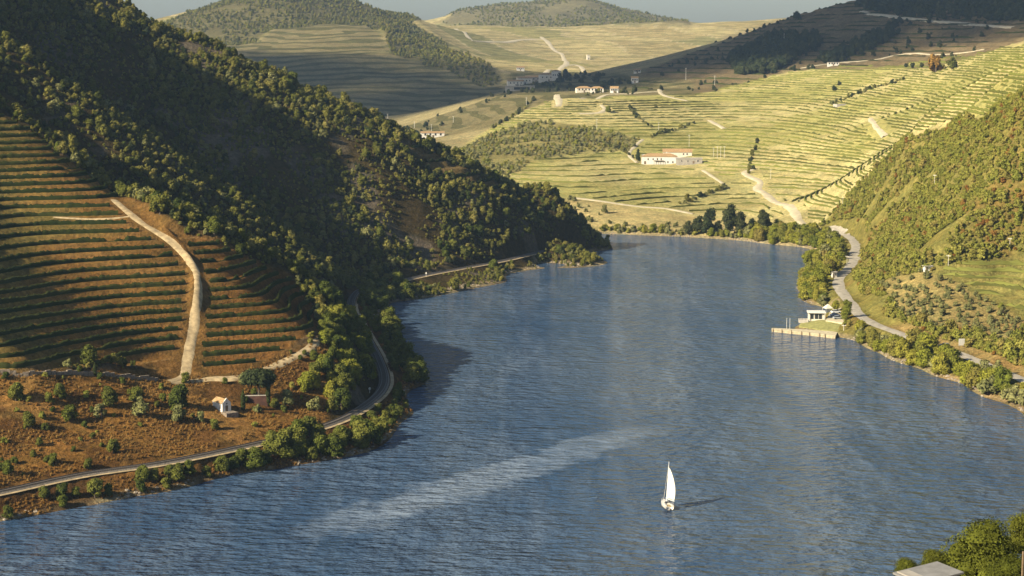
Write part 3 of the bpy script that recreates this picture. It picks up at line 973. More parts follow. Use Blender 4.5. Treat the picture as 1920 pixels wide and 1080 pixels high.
extrude(rail_path, Nn, [(-2.1, -0.45), (-1.5, 0.1), (1.5, 0.1), (2.1, -0.45)], 'ballast_bed', 'ballast', railway)
for s_ in (-0.84, 0.84):
    extrude(rail_path, Nn, [(s_ - 0.08, 0.1), (s_ - 0.08, 0.42), (s_ + 0.08, 0.42), (s_ + 0.08, 0.1)], 'rail', 'rail', railway)
mb = MB()
sl = dense(rail_path[:, :2], 1.4)
tt = np.gradient(sl, axis=0); tt /= np.linalg.norm(tt, axis=1)[:, None]
for p, t in zip(sl, tt):
    n = np.array([-t[1], t[0]])
    cs = [p + n * a + t * b_ for a, b_ in ((-1.3, -0.16), (1.3, -0.16), (1.3, 0.16), (-1.3, 0.16))]
    mb.add([(c[0], c[1], RAIL_Z + h) for h in (0.08, 0.24) for c in cs], [(4, 5, 6, 7), (0, 1, 5, 4), (1, 2, 6, 5), (2, 3, 7, 6), (3, 0, 4, 7)])
tag(mb.build('sleepers', 'sleeper', railway), kind='stuff')
# service path beside the rails
V = np.stack([np.column_stack([rail_path[:, :2] + Nn * o, np.full(len(rail_path), RAIL_Z + h)]) for o, h in ((-3.4, -0.2), (-2.2, -0.14))], 1)
if V[len(V) // 3, 0, 0] < rail_path[len(V) // 3, 0]:
    V = np.stack([np.column_stack([rail_path[:, :2] - Nn * o, np.full(len(rail_path), RAIL_Z + h)]) for o, h in ((-3.4, -0.2), (-2.2, -0.14))], 1)
I = np.arange(V.shape[0] * 2).reshape(-1, 2)
F = np.stack([I[:-1, 0], I[:-1, 1], I[1:, 1], I[1:, 0]], -1)
tag(link('rail_path', mesh_from('rail_path', V.reshape(-1, 3), F, 'dirt')), kind='structure')


# ------------------------------------------------------------------ vine rows along the contours
def contour_lines(Zf, mask, dz, off, si, sj):
    """level lines of Zf at (k + off) * dz inside mask, as chained world polylines"""
    ri = np.nonzero(mask.any(1))[0]; cj = np.nonzero(mask.any(0))[0]
    rs = np.arange(ri[0], ri[-1] + 1, si); cs = np.arange(cj[0], cj[-1] + 1, sj)
    Zs = Zf[np.ix_(rs, cs)] / dz - off
    Ms = mask[np.ix_(rs, cs)]; Xs = XX[np.ix_(rs, cs)]; Ys = YY[np.ix_(rs, cs)]
    ok = Ms[:-1, :-1] & Ms[1:, :-1] & Ms[:-1, 1:] & Ms[1:, 1:]
    fl = np.floor(Zs)
    mn = np.minimum(np.minimum(fl[:-1, :-1], fl[1:, :-1]), np.minimum(fl[:-1, 1:], fl[1:, 1:]))
    mxx = np.maximum(np.maximum(fl[:-1, :-1], fl[1:, :-1]), np.maximum(fl[:-1, 1:], fl[1:, 1:]))
    ii, jj = np.nonzero(ok & (mxx > mn))
    pts = {}; adj = {}

    def edge(i0, j0, i1, j1, lv):
        a = Zs[i0, j0]; b_ = Zs[i1, j1]
        if (a < lv) == (b_ < lv):
            return None
        key = (i0, j0, i1, j1, lv)
        if key not in pts:
            t = (lv - a) / (b_ - a)
            pts[key] = (Xs[i0, j0] * (1 - t) + Xs[i1, j1] * t, Ys[i0, j0] * (1 - t) + Ys[i1, j1] * t)
        return key
    for i, j in zip(ii.tolist(), jj.tolist()):
        for lv in range(int(mn[i, j]) + 1, int(mxx[i, j]) + 1):
            es = [e for e in (edge(i, j, i, j + 1, lv), edge(i + 1, j, i + 1, j + 1, lv), edge(i, j, i + 1, j, lv), edge(i, j + 1, i + 1, j + 1, lv)) if e]
            if len(es) == 2:
                adj.setdefault(es[0], []).append(es[1]); adj.setdefault(es[1], []).append(es[0])
    seen = set(); lines = []
    for start in sorted(adj, key=lambda k: len(adj[k])):
        if start in seen:
            continue
        chain = [start]; seen.add(start); cur = start
        while True:
            nx = [e for e in adj[cur] if e not in seen]
            if not nx:
                break
            cur = nx[0]; seen.add(cur); chain.append(cur)
        if len(chain) > 2:
            lines.append((start[4], np.array([pts[k] for k in chain])))
    return lines


def smooth_line(P, n=3):
    for _ in range(n):
        Q = P.copy(); Q[1:-1] = (P[:-2] + 2 * P[1:-1] + P[2:]) / 4; P = Q
    return P


def arc(P):
    return np.concatenate([[0], np.cumsum(np.linalg.norm(np.diff(P, axis=0), axis=1))])


def resample(P, step):
    a = arc(P); n = max(2, int(a[-1] / step) + 1)
    t = np.linspace(0, a[-1], n)
    return np.column_stack([np.interp(t, a, P[:, k]) for k in range(P.shape[1])])


def leaf_quads(C, Nrm, size, rng, flat=0.55):
    """one small quad at each C, facing roughly along Nrm"""
    n = len(C)
    N = Nrm + rng.normal(0, flat, (n, 3)); N /= np.linalg.norm(N, axis=1)[:, None] + 1e-9
    A = np.cross(N, rng.normal(0, 1, (n, 3))); A /= np.linalg.norm(A, axis=1)[:, None] + 1e-9
    B = np.cross(N, A)
    s1 = (size * rng.uniform(0.6, 1.35, n))[:, None]; s2 = (size * rng.uniform(0.5, 1.1, n))[:, None]
    V = np.stack([C - A * s1, C - B * s2 * 0.8, C + A * s1, C + B * s2], 1)
    return V.reshape(-1, 3), np.arange(n * 4).reshape(n, 4)


def hedge_mesh(name, P, w, h, step, leaves, mat, rng, gap=0.0, leaf=0.22):
    P = resample(P, step)
    n = len(P)
    T = np.gradient(P, axis=0); T /= np.linalg.norm(T, axis=1)[:, None] + 1e-9
    N = np.stack([-T[:, 1], T[:, 0]], 1)
    hh = h * (1 + 0.12 * rng.normal(0, 1, n) + 0.18 * fbm(P[:, 0], P[:, 1], 5.0, 2, 9)); ww = w * (1 + 0.14 * rng.normal(0, 1, n))
    live = np.ones(n)
    if gap != 0:
        g = fbm(np.arange(n) * 1.0, np.full(n, rng.uniform(0, 99)), 14.0, 3, 8)
        live = np.clip((g + 1.0 - gap) * 4, 0.12, 1)
    hh *= live; ww *= 0.4 + 0.6 * live
    z = gz(P[:, 0], P[:, 1])
    prof = [(-0.5, -0.15), (-0.42, 0.55), (0.0, 1.0), (0.42, 0.55), (0.5, -0.15)]
    V = np.stack([np.column_stack([P + N * (o * ww * (1 + rng.normal(0, 0.1, n)))[:, None], z + np.maximum(q * hh, -0.2)]) for o, q in prof], 1)
    k = len(prof)
    I = np.arange(n * k).reshape(n, k)
    F = np.stack([I[:-1, :-1], I[:-1, 1:], I[1:, 1:], I[1:, :-1]], -1).reshape(-1, 4)
    V = V.reshape(-1, 3)
    if leaves:
        m = int(arc(P)[-1] * leaves)
        i = rng.integers(0, n, m); th = rng.uniform(0.1, math.pi - 0.1, m)
        o = np.cos(th) * 0.55; q = np.sin(th)
        C = np.column_stack([P[i] + N[i] * (o * ww[i])[:, None] + T[i] * rng.uniform(-step, step, m)[:, None] * 0.5, z[i] + (0.25 + 0.8 * q) * hh[i]])
        Nr = np.column_stack([N[i] * o[:, None] * 2, q])
        V2, F2 = leaf_quads(C, Nr, leaf, rng)
        F = np.vstack([F, F2 + len(V)]); V = np.vstack([V, V2])
    return mesh_from(name, V, F, mat)


def join_lines(lines, gap):
    """bridge pieces of one level that a small gap parts"""
    lines = [[lv, P] for lv, P in lines]
    done = False
    while not done:
        done = True
        for a in range(len(lines)):
            for b_ in range(a + 1, len(lines)):
                if lines[a][0] != lines[b_][0]:
                    continue
                A, B = lines[a][1], lines[b_][1]
                for x, y in ((A, B), (A[::-1], B), (A, B[::-1]), (A[::-1], B[::-1])):
                    if np.linalg.norm(x[-1] - y[0]) < gap:
                        lines[a][1] = np.vstack([x, y]); lines.pop(b_); done = False
                        break
                if not done:
                    break
            if not done:
                break
    return lines


def vine_block(mask, dz, off, label, group, min_len, w=1.15, h=1.4):
    rng = np.random.default_rng(3)
    rows = []
    for lv, P in join_lines(contour_lines(Zr, mask, dz, off, 2, 2), 12.0):
        if arc(P)[-1] < min_len:
            continue
        P = smooth_line(P, 4)
        px, py = project(P[:, 0], P[:, 1], gz(P[:, 0], P[:, 1]))
        if (px > -20).sum() < 3:
            continue
        P = P[px > -160]
        rows.append((lv, -float(np.median(py[px > -20])), P))
    rows.sort(key=lambda r: r[1])
    for i, (lv, _, P) in enumerate(rows):
        me = hedge_mesh('vine_row', P, w, h, 0.7, 6, 'vine', rng, -0.15, 0.17)
        c = P[len(P) // 2]
        o = link('vine_row', me)
        tag(o, label.format(ordinal(i)), 'vine row', group)
    return len(rows)


vis = (PX > -170)
nA = vine_block(Wt['vine_a'] & vis & (YY > 440) & (d_track > 3.6), DZ_A, 0.10, 'dark green terraced vine row left of the dirt track, {} from the bottom', 'vine rows left of the dirt track', 22)
nB = vine_block(Wt['vine_b'] & (YY > 440) & (YY < 720) & (d_track > 3.2), DZ_A, 0.10, 'dark green terraced vine row right of the dirt track, {} from the bottom', 'vine rows right of the dirt track', 8)
print('vine rows', nA, nB)


def far_vines(name, mask, dz, offs, si, sj, w, h, step, gap, seed, mat='vine_far', leaves=0.0, leaf=0.3):
    rng = np.random.default_rng(seed)
    VS, FS, n = [], [], 0
    for off in offs:
        for lv, P in contour_lines(Zr, mask, dz, off, si, sj):
            if arc(P)[-1] < 12:
                continue
            P = smooth_line(P, 2)
            me = None
            P = resample(P, step)
            k = len(P)
            T = np.gradient(P, axis=0); T /= np.linalg.norm(T, axis=1)[:, None] + 1e-9
            N = np.stack([-T[:, 1], T[:, 0]], 1)
            g = fbm(P[:, 0], P[:, 1], 45.0, 3, 8 + int(lv) % 5)
            live = np.clip((g + 1.0 - gap) * 3, 0.0, 1)
            hh = h * live * (1 + 0.35 * rng.normal(0, 1, k)); ww = w * (0.5 + 0.5 * live) * (1 + 0.25 * rng.normal(0, 1, k))
            z = gz(P[:, 0], P[:, 1])
            prof = [(-0.5, -0.1), (-0.25, 0.9), (0.25, 0.9), (0.5, -0.1)]
            V = np.stack([np.column_stack([P + N * (o * ww)[:, None], z - 0.25 + np.maximum(q * hh, 0) + 0.25 * live]) for o, q in prof], 1)
            I = np.arange(k * 4).reshape(k, 4)
            F = np.stack([I[:-1, :-1], I[:-1, 1:], I[1:, 1:], I[1:, :-1]], -1).reshape(-1, 4)
            VS.append(V.reshape(-1, 3)); FS.append(F + n); n += k * 4
    if not VS:
        return
    tag(link(name, mesh_from(name, np.vstack(VS), np.vstack(FS), mat)), 'low green vines in lines along the terraces', None, None, 'stuff')


inner = (PX > -60) & (PX < 1980)
far_vines('terrace_vines', Wt['fields'] & ~Wt['meadow'] & ~Wt['scrub_m'] & inner & (YY < 2300) & (Z0 > 6) & (d_far > 5.5), DZ_F, (0.08,), 1, 2, 1.15, 1.05, 4.0, 0.30, 5)
far_vines('hillside_vines', Wt['vine_r'] & (PX < 2050), DZ_R, (0.08, 0.4), 2, 2, 1.3, 1.1, 2.0, 0.35, 6)
far_vines('shaded_terrace_vines', Wt['dark'] & inner & (YY > 2250) & (YY < 2900), DZ_D, (0.1,), 1, 2, 2.4, 1.6, 9.0, 0.5, 7, 'vine')
far_vines('crest_vines', Wt['vine_c'] & (YY < 1180), DZ_C, (0.1,), 1, 1, 1.5, 1.5, 1.5, 0.2, 8, 'vine')


# ------------------------------------------------------------------ plants
def sphere_pts(nl, nt_):
    V = [(0, 0, 1.0)]
    for i in range(1, nl):
        for j in range(nt_):
            a = math.pi * i / nl; b_ = 2 * math.pi * (j + 0.5 * (i % 2)) / nt_
            V.append((math.sin(a) * math.cos(b_), math.sin(a) * math.sin(b_), math.cos(a)))
    V.append((0, 0, -1.0))
    F = []
    for j in range(nt_):
        F.append((0, 1 + j, 1 + (j + 1) % nt_))
    for i in range(nl - 2):
        for j in range(nt_):
            a = 1 + i * nt_ + j; b_ = 1 + i * nt_ + (j + 1) % nt_; c = a + nt_; d = b_ + nt_
            F += [(a, c, d), (a, d, b_)]
    e = len(V) - 1
    for j in range(nt_):
        F.append((e, 1 + (nl - 2) * nt_ + (j + 1) % nt_, 1 + (nl - 2) * nt_ + j))
    return np.array(V), np.array(F)


SPH_V, SPH_F = sphere_pts(4, 6)


def crown_mesh(name, mat, seed, lobes=11, leaves=420, aspect=0.85, leaf=0.13, zb=0.12, spread_=0.58, shape='round', core=0.8):
    """a crown about 2 wide: leaf clumps over uneven lobes, standing on z = 0"""
    rng = np.random.default_rng(seed)
    cs, rs = [], []
    H = 2 * aspect
    for i in range(lobes):
        th = rng.uniform(0, 2 * math.pi)
        if shape == 'round':
            t = (i + 0.5) / lobes
            r = spread_ * math.sqrt(rng.uniform(0.15, 1)) * (1 - 0.45 * t ** 2)
            z = zb * H + (H * (0.86 - zb)) * t * rng.uniform(0.85, 1.1)
            rad = rng.uniform(0.26, 0.46)
            z = min(max(z, rad * 0.7), H - rad * 0.6)
        elif shape == 'column':
            t = (i + 0.5) / lobes
            r = 0.12 * rng.uniform(0, 1)
            z = H * (0.05 + 0.88 * t)
            rad = 0.9 * (math.sin(math.pi * min(1, 0.22 + 0.78 * t)) ** 0.7) * rng.uniform(0.85, 1.0) + 0.05
        else:  # umbrella
            t = rng.uniform(0, 1)
            r = 0.66 * math.sqrt(rng.uniform(0.05, 1))
            z = H * (0.80 - 0.18 * r) * rng.uniform(0.94, 1.06)
            rad = rng.uniform(0.26, 0.40)
        cs.append((r * math.cos(th), r * math.sin(th), z)); rs.append(rad)
    cs = np.array(cs); rs = np.array(rs)
    zs = 0.86 if shape != 'column' else (H / lobes * 1.5) / max(rs)
    VS, FS, n = [], [], 0
    for c, r in zip(cs, rs):
        V = SPH_V * (r * core * (1 + rng.normal(0, 0.12, (len(SPH_V), 1)))) * np.array([1, 1, zs]) + c
        VS.append(V); FS.append(np.column_stack([SPH_F, SPH_F[:, 2]]) + n); n += len(V)
    w = rs ** 2 / (rs ** 2).sum()
    i = rng.choice(lobes, int(leaves * 1.7), p=w)
    D = rng.normal(0, 1, (len(i), 3)); D[:, 2] += 0.25; D /= np.linalg.norm(D, axis=1)[:, None]
    C = cs[i] + D * (rs[i] * rng.uniform(0.78, 1.12, len(i)))[:, None] * np.array([1, 1, zs])
    dd = np.linalg.norm((C[:, None] - cs[None]) / np.array([1, 1, zs]), axis=2) / rs[None]
    C = C[(dd > 0.72).sum(1) >= lobes - 0.5][:leaves] if shape != 'column' else C[:leaves]
    D = C - cs.mean(0) * np.array([1, 1, 0.8]); D /= np.linalg.norm(D, axis=1)[:, None] + 1e-9
    V, F = leaf_quads(C, D, leaf, rng, 0.5)
    F4 = FS
    verts = np.vstack(VS + [V])
    verts[:, 2] = np.maximum(verts[:, 2], 0.0)
    faces = [tuple(f[:3]) for blk in FS for f in blk.tolist()] + [tuple(f) for f in (F + n).tolist()]
    return mesh_from(name, verts, faces, mat)


def trunk_mesh(name, seed, h=1.0, r=0.07, limbs=4):
    rng = random.Random(seed)
    mb_ = MB()
    top = (rng.uniform(-0.08, 0.08), rng.uniform(-0.08, 0.08), h)
    mid = (rng.uniform(-0.05, 0.05), rng.uniform(-0.05, 0.05), h * 0.5)
    mb_.tube([(0, 0, -0.12), mid, top], [r * 1.35, r, r * 0.55], 6)
    for k in range(limbs):
        a = 2 * math.pi * (k + rng.uniform(-0.3, 0.3)) / limbs
        z0 = h * rng.uniform(0.45, 0.8)
        mb_.tube([(mid[0], mid[1], z0), (0.22 * math.cos(a), 0.22 * math.sin(a), z0 + 0.2), (0.42 * math.cos(a), 0.42 * math.sin(a), z0 + 0.48)], [r * 0.5, r * 0.35, r * 0.15], 5)
    return mesh_from(name, mb_.v, mb_.f, 'bark')


TRUNK = trunk_mesh('trunk', 1)
TALL_TRUNK = trunk_mesh('tall_trunk', 2, 1.7, 0.06, 5)
CROWNS = {
    'oak': [crown_mesh('oak_crown', 'oak', 10 + i, 8 + 2 * i, 480, (0.66, 0.8, 0.95, 0.74, 1.05, 0.85)[i], 0.10, 0.12, (0.5, 0.62, 0.55, 0.68, 0.48, 0.6)[i]) for i in range(6)],
    'alder': [crown_mesh('alder_crown', 'alder', 20 + i, 15, 900, 0.85, 0.085) for i in range(4)],
    'willow': [crown_mesh('willow_crown', 'willow', 30 + i, 16, 1100, 0.80, 0.08) for i in range(4)],
    'scrub': [crown_mesh('scrub_crown', 'scrub', 40 + i, 8, 200, 0.62, 0.16, 0.05) for i in range(4)],
    'autumn': [crown_mesh('autumn_crown', 'autumn', 45 + i, 9, 260, 0.62, 0.14, 0.05) for i in range(2)],
    'olive': [crown_mesh('olive_crown', 'olive', 50 + i, 9, 300, 0.78, 0.12) for i in range(3)],
    'dark': [crown_mesh('dark_tree_crown', 'dark_tree', 60 + i, 12, 420, 0.9, 0.12) for i in range(3)],
    'tall': [crown_mesh('tall_tree_crown', 'dark_tree', 70 + i, 20, 1000, 1.35, 0.09, 0.2) for i in range(3)],
    'cypress': [crown_mesh('cypress_crown', 'cypress', 80 + i, 14, 900, 2.7, 0.14, shape='column', core=0.85) for i in range(2)],
    'pine': [crown_mesh('pine_crown', 'dark_tree', 90, 26, 1800, 0.72, 0.06, shape='umbrella')],
    'big': [crown_mesh('bush_tree_crown', 'corner', 95 + i, 40, 12000, 0.72, 0.026, 0.05, 0.66, 'round', 0.66) for i in range(2)],
}
M['pale_scrub'] = foliage('pale_scrub_leaves', [(0.200, 0.200, 0.085), (0.270, 0.255, 0.120), (0.230, 0.225, 0.095)])
CROWNS['pale'] = [crown_mesh('pale_scrub_crown', 'pale_scrub', 140 + i, 8, 240, 0.66, 0.15, 0.05) for i in range(3)]
CROWNS['poplar'] = [crown_mesh('poplar_crown', 'willow', 99, 22, 1500, 1.25, 0.07, 0.1, 0.5)]


def cell(x, y):
    j = np.clip(np.searchsorted(GU, x / y), 0, NU - 1); i = np.clip(np.searchsorted(GY, y), 0, NY - 1)
    return i, j


def scatter(weight, box, spacing, seed, thin=None, thin_cell=25.0, thin_thr=-9.0, minw=0.5):
    rng = np.random.default_rng(seed)
    x0, x1, y0, y1 = box
    gx, gy = np.meshgrid(np.arange(x0, x1, spacing), np.arange(y0, y1, spacing))
    x = gx.ravel() + rng.uniform(-0.48, 0.48, gx.size) * spacing; y = gy.ravel() + rng.uniform(-0.48, 0.48, gx.size) * spacing
    i, j = cell(x, y)
    ok = (weight[i, j] > minw) & (np.abs(x / y) < 0.58)
    px, py = project(x, y, Z[i, j])
    ok &= (px > -260) & (px < 2180) & (py > -150) & (Z[i, j] > 0.25)
    if thin_thr > -5:
        ok &= fbm(x, y, thin_cell, 3, seed + 5) > thin_thr + rng.normal(0, 0.12, len(x))
    x, y = x[ok], y[ok]
    return np.column_stack([x, y, gz(x, y)])


def away(P, path, d):
    if len(P) == 0:
        return P
    keep_ = np.ones(len(P), bool)
    for q in path:
        keep_ &= (P[:, 0] - q[0]) ** 2 + (P[:, 1] - q[1]) ** 2 > d * d
    return P[keep_]


def in_view(P, tol=1.02, h=2.0):
    """which of the points does the photograph show"""
    out = np.zeros(len(P), bool)
    px, py = project(P[:, 0], P[:, 1], P[:, 2] + h)
    for k in range(len(P)):
        if 0 < px[k] < 1920 and 0 < py[k] < 1080:
            q = pick(px[k], py[k])
            out[k] = q is None or q.y * tol > P[k, 1]
    return out


def stuff_scatter(name, label, P, S, meshes, seed):
    """plants past counting: one object, its points carry copies of the crowns"""
    if len(P) == 0:
        return
    rng = np.random.default_rng(seed)
    me = bpy.data.meshes.new(name)
    me.vertices.add(len(P)); me.vertices.foreach_set('co', np.asarray(P, np.float32).ravel())
    a = me.attributes.new('size', 'FLOAT_VECTOR', 'POINT')
    sv_ = np.column_stack([S * rng.uniform(0.85, 1.15, len(S)), S * rng.uniform(0.85, 1.15, len(S)), S * rng.uniform(0.8, 1.2, len(S))])
    a.data.foreach_set('vector', sv_.astype(np.float32).ravel())
    a = me.attributes.new('turn', 'FLOAT_VECTOR', 'POINT')
    tv = np.column_stack([rng.normal(0, 0.06, len(S)), rng.normal(0, 0.06, len(S)), rng.uniform(0, 6.28, len(S))])
    a.data.foreach_set('vector', tv.astype(np.float32).ravel())
    a = me.attributes.new('which', 'INT', 'POINT')
    a.data.foreach_set('value', rng.integers(0, len(meshes), len(S)).astype(np.int32))
    src = bpy.data.collections.new(name + '_source')
    for k, m_ in enumerate(meshes):
        src.objects.link(bpy.data.objects.new('%s_source_%02d' % (name, k), m_))
    ng = bpy.data.node_groups.new(name + '_nodes', 'GeometryNodeTree')
    ng.interface.new_socket('Geometry', in_out='INPUT', socket_type='NodeSocketGeometry')
    ng.interface.new_socket('Geometry', in_out='OUTPUT', socket_type='NodeSocketGeometry')
    n_in = ng.nodes.new('NodeGroupInput'); n_out = ng.nodes.new('NodeGroupOutput')
    ci = ng.nodes.new('GeometryNodeCollectionInfo'); ci.inputs['Collection'].default_value = src
    ci.inputs['Separate Children'].default_value = True; ci.inputs['Reset Children'].default_value = True
    ip = ng.nodes.new('GeometryNodeInstanceOnPoints')
    ip.inputs['Pick Instance'].default_value = True

    def attr(nm, ty):
        n_ = ng.nodes.new('GeometryNodeInputNamedAttribute'); n_.data_type = ty; n_.inputs['Name'].default_value = nm
        return next(o_ for o_ in n_.outputs if o_.enabled and o_.name == 'Attribute')
    ng.links.new(n_in.outputs[0], ip.inputs['Points'])
    ng.links.new(ci.outputs[0], ip.inputs['Instance'])
    ng.links.new(attr('which', 'INT'), ip.inputs['Instance Index'])
    e2r = ng.nodes.new('FunctionNodeEulerToRotation')
    ng.links.new(attr('turn', 'FLOAT_VECTOR'), e2r.inputs[0])
    ng.links.new(e2r.outputs[0], ip.inputs['Rotation'])
    ng.links.new(attr('size', 'FLOAT_VECTOR'), ip.inputs['Scale'])
    ng.links.new(ip.outputs[0], n_out.inputs[0])
    o = link(name, me)
    md = o.modifiers.new('scatter', 'NODES'); md.node_group = ng
    tag(o, label, None, None, 'stuff')
    return o


_tree_n = 0


def tree(name, kind, loc, r, label, group, zs=1.0, trunk=True, cat='tree', lift=0.0):
    """crown (and trunk) copies that share their meshes; r is the crown's half width"""
    global _tree_n
    _tree_n += 1
    k = _tree_n
    me = CROWNS[kind][k % len(CROWNS[kind])]
    rz = (k * 2.399) % 6.283
    if not trunk:
        o = link(name, me, None, loc, rz)
        o.scale = (r, r, r * zs)
        return tag(o, label, cat, group)
    root = thing(name, label, cat, loc, rz, group, (r, r, r * zs))
    t = link('trunk', TALL_TRUNK if kind == 'tall' else TRUNK, root)
    c = link('crown', me, root, (0, 0, lift))
    return root


def area_mask(poly, y0, y1):
    return (in_poly(PXn, PYn, poly) & (YY > y0) & (YY < y1)).astype(float)


rng = np.random.default_rng(77)
# --- wooded hillside on the left
wf = Wb['forest'] * (1 - np.clip(Wb['vine_a'] + Wb['vine_b'] + Wb['dry'] + Wb['bank'] + Wb['vine_c'], 0, 1))
P = scatter(wf, (-330, 90, 560, 1235), 3.3, 21, None, 30.0, -0.55)
P = away(P, RAIL_W[::3], 5.5); P = away(P, TRACK_W[::3], 8.0)
S = np.clip(rng.lognormal(0.48, 0.36, len(P)), 0.6, 3.8) * (1 + 0.18 * fbm(P[:, 0], P[:, 1], 40.0, 2, 19))
show = in_view(P)
score = np.where(show, S / P[:, 1], 0)
top = np.argsort(-score)[:300]
single = np.zeros(len(P), bool); single[top] = True
GFOR = 'evergreen oaks on the wooded left hillside'
for p, r in zip(P[single], S[single]):
    tree('holm_oak', ('oak', 'oak', 'alder', 'oak', 'olive')[int(rng.integers(0, 5))], p, r, 'rounded olive-green oak among many ' + ('behind the crest of the near vineyard' if p[1] < 815 else 'on the middle rib of the left hillside' if p[1] < 905 else 'on the main spur above the river bend'), GFOR, rng.uniform(0.9, 1.15))
stuff_scatter('hillside_wood', 'dense evergreen oak wood over the steep left hillside', P[~single], S[~single], CROWNS['oak'] * 3 + CROWNS['alder'] + CROWNS['olive'][:2] + CROWNS['dark'][:2], 1)
P = scatter(wf, (-330, 90, 560, 1200), 3.0, 121, None, 18.0, -0.2)
P = away(P, RAIL_W[::3], 4.5); P = away(P, TRACK_W[::3], 7.0)
stuff_scatter('hillside_undergrowth', 'low shrubs filling the gaps of the left hillside wood', P, rng.uniform(0.5, 1.2, len(P)), CROWNS['oak'] + CROWNS['scrub'][:2], 101)
# --- left river bank, below the railway
P = scatter(Wb['bank'], (-200, 90, 440, 1180), 4.2, 22)
P = away(P, RAIL_W[::2], 4.6)
px, py = project(P[:, 0], P[:, 1], P[:, 2])
dens = np.interp(px, [-200, 100, 280, 400, 520], [0.22, 0.30, 0.70, 1.0, 1.0])
keep_ = (rng.uniform(0, 1, len(P)) < np.where(P[:, 1] < 640, dens, 1.0)) & (P[:, 2] < 16)
P = P[keep_]
P = P[np.argsort(P[:, 1])]
GLB = 'bushy trees along the left river bank'
n_lb = 0
for p in P:
    px, py = project(*p)
    if px < -60:
        continue
    r = rng.uniform(1.6, 3.2) if px < 420 else rng.uniform(2.4, 4.4)
    if 600 < px < 770 and np.min(np.hypot(RAIL_W[:, 0] - p[0], RAIL_W[:, 1] - p[1])) < 12 and p[1] < 860:
        r = rng.uniform(1.2, 2.0)
    sunny = px > 840
    tree('riverside_tree', 'willow' if (sunny and rng.uniform() < 0.45) else 'alder', p, r,
         'bushy green tree on the left river bank, %s from the left' % ordinal(n_lb), GLB, rng.uniform(0.85, 1.1))
    n_lb += 1
# --- clump above the railway bend
P = scatter(area_mask([(592, 556), (640, 548), (664, 600), (700, 672), (706, 726), (650, 772), (596, 764), (560, 712), (604, 650)], 600, 860), (-110, -20, 590, 860), 4.6, 36)
P = away(P, RAIL_W[::2], 4.8)
P = P[np.argsort(P[:, 1])]
for k, p in enumerate(P):
    tree('slope_tree', 'willow' if rng.uniform() < 0.35 else 'alder', p, rng.uniform(2.0, 3.7), 'leafy tree in the clump above the railway bend, %s going up' % ordinal(k), 'trees above the railway bend', rng.uniform(0.9, 1.15))
# --- right hillside scrub
P = scatter(Wb['scrub'] * (1 - np.clip(Wb['grove'] + Wb['vine_r'] + 0.42 * Wb['ochre'], 0, 1)), (95, 420, 560, 1260), 2.3, 23, None, 22.0, -0.62)
P = away(P, ROAD_W[::2], 7.5)
P = P[P[:, 2] > 3.0]
qd = at_z(1545, 600, 0)
P = P[~((np.hypot(P[:, 0] - qd[0], P[:, 1] - qd[1]) < 36) & (P[:, 2] < 9))]
S = np.clip(rng.lognormal(0.48, 0.36, len(P)), 0.7, 3.6)
show = in_view(P, 1.02, 1.0)
score = np.where(show, S / P[:, 1], 0)
single = np.zeros(len(P), bool); single[np.argsort(-score)[:300]] = True
for p, r in zip(P[single], S[single]):
    tree('hillside_shrub', 'scrub', p, r, 'olive-green rounded shrub among many on the right hillside ' + ('near the road' if p[2] < 12 else 'above the olive grove' if p[1] < 860 else 'high above the river road'), 'shrubs on the right hillside', rng.uniform(0.85, 1.2), False, 'shrub')
red = rng.uniform(0, 1, len(P)) < 0.03 + 0.15 * np.clip(fbm(P[:, 0], P[:, 1], 28.0, 3, 57) - 0.3, 0, 1)
stuff_scatter('hillside_scrub', 'dense low scrub covering the sunny right hillside', P[~single & ~red], S[~single & ~red], CROWNS['scrub'], 2)
stuff_scatter('russet_scrub', 'scattered russet dry bushes on the right hillside', P[~single & red], S[~single & red] * 0.9, CROWNS['autumn'], 3)
# --- right bank trees at the water
P = scatter(((Z0 > 0.4) & (Z0 < 4.8) & (XX > 95) & (YY > 560) & (YY < 1215)).astype(float), (95, 330, 560, 1215), 5.6, 24)
P = away(P, ROAD_W[::2], 6.0)
P = P[np.hypot(P[:, 0] - qd[0], P[:, 1] - qd[1]) > 30]
P = P[np.argsort(P[:, 1])]
k = 0
for p in P:
    px, py = project(*p)
    if px > 1960 or px < 1400 or (1430 < px < 1608 and 580 < py < 660):
        continue
    tree('riverside_willow', 'willow' if rng.uniform() < 0.85 else 'olive', p, rng.uniform(2.9, 5.0), 'yellow-green tree on the right river bank, %s from the right' % ordinal(k), 'trees along the right river bank', rng.uniform(0.85, 1.15))
    k += 1
# --- olive grove
P = scatter(Wb['grove'], (120, 330, 640, 960), 5.6, 25)
P = away(P, ROAD_W[::2], 7.0)
P = P[np.argsort(P[:, 1])]
for k, p in enumerate(P):
    tree('olive_tree', 'olive', p, rng.uniform(1.3, 2.1), 'grey-green olive tree of the right-hand grove, %s going up' % ordinal(k), 'olive trees of the right-hand grove', 0.95)
# --- vine terraces' scrub on the fore ridge across the water
P = scatter(Wb['scrub_m'], (-90, 260, 1480, 2000), 5.6, 26, None, 40.0, -0.6)
stuff_scatter('ridge_scrub', 'pale green scrub on the low ridge across the water', P, rng.uniform(1.3, 2.8, len(P)), CROWNS['pale'] + CROWNS['scrub'][:2], 4)
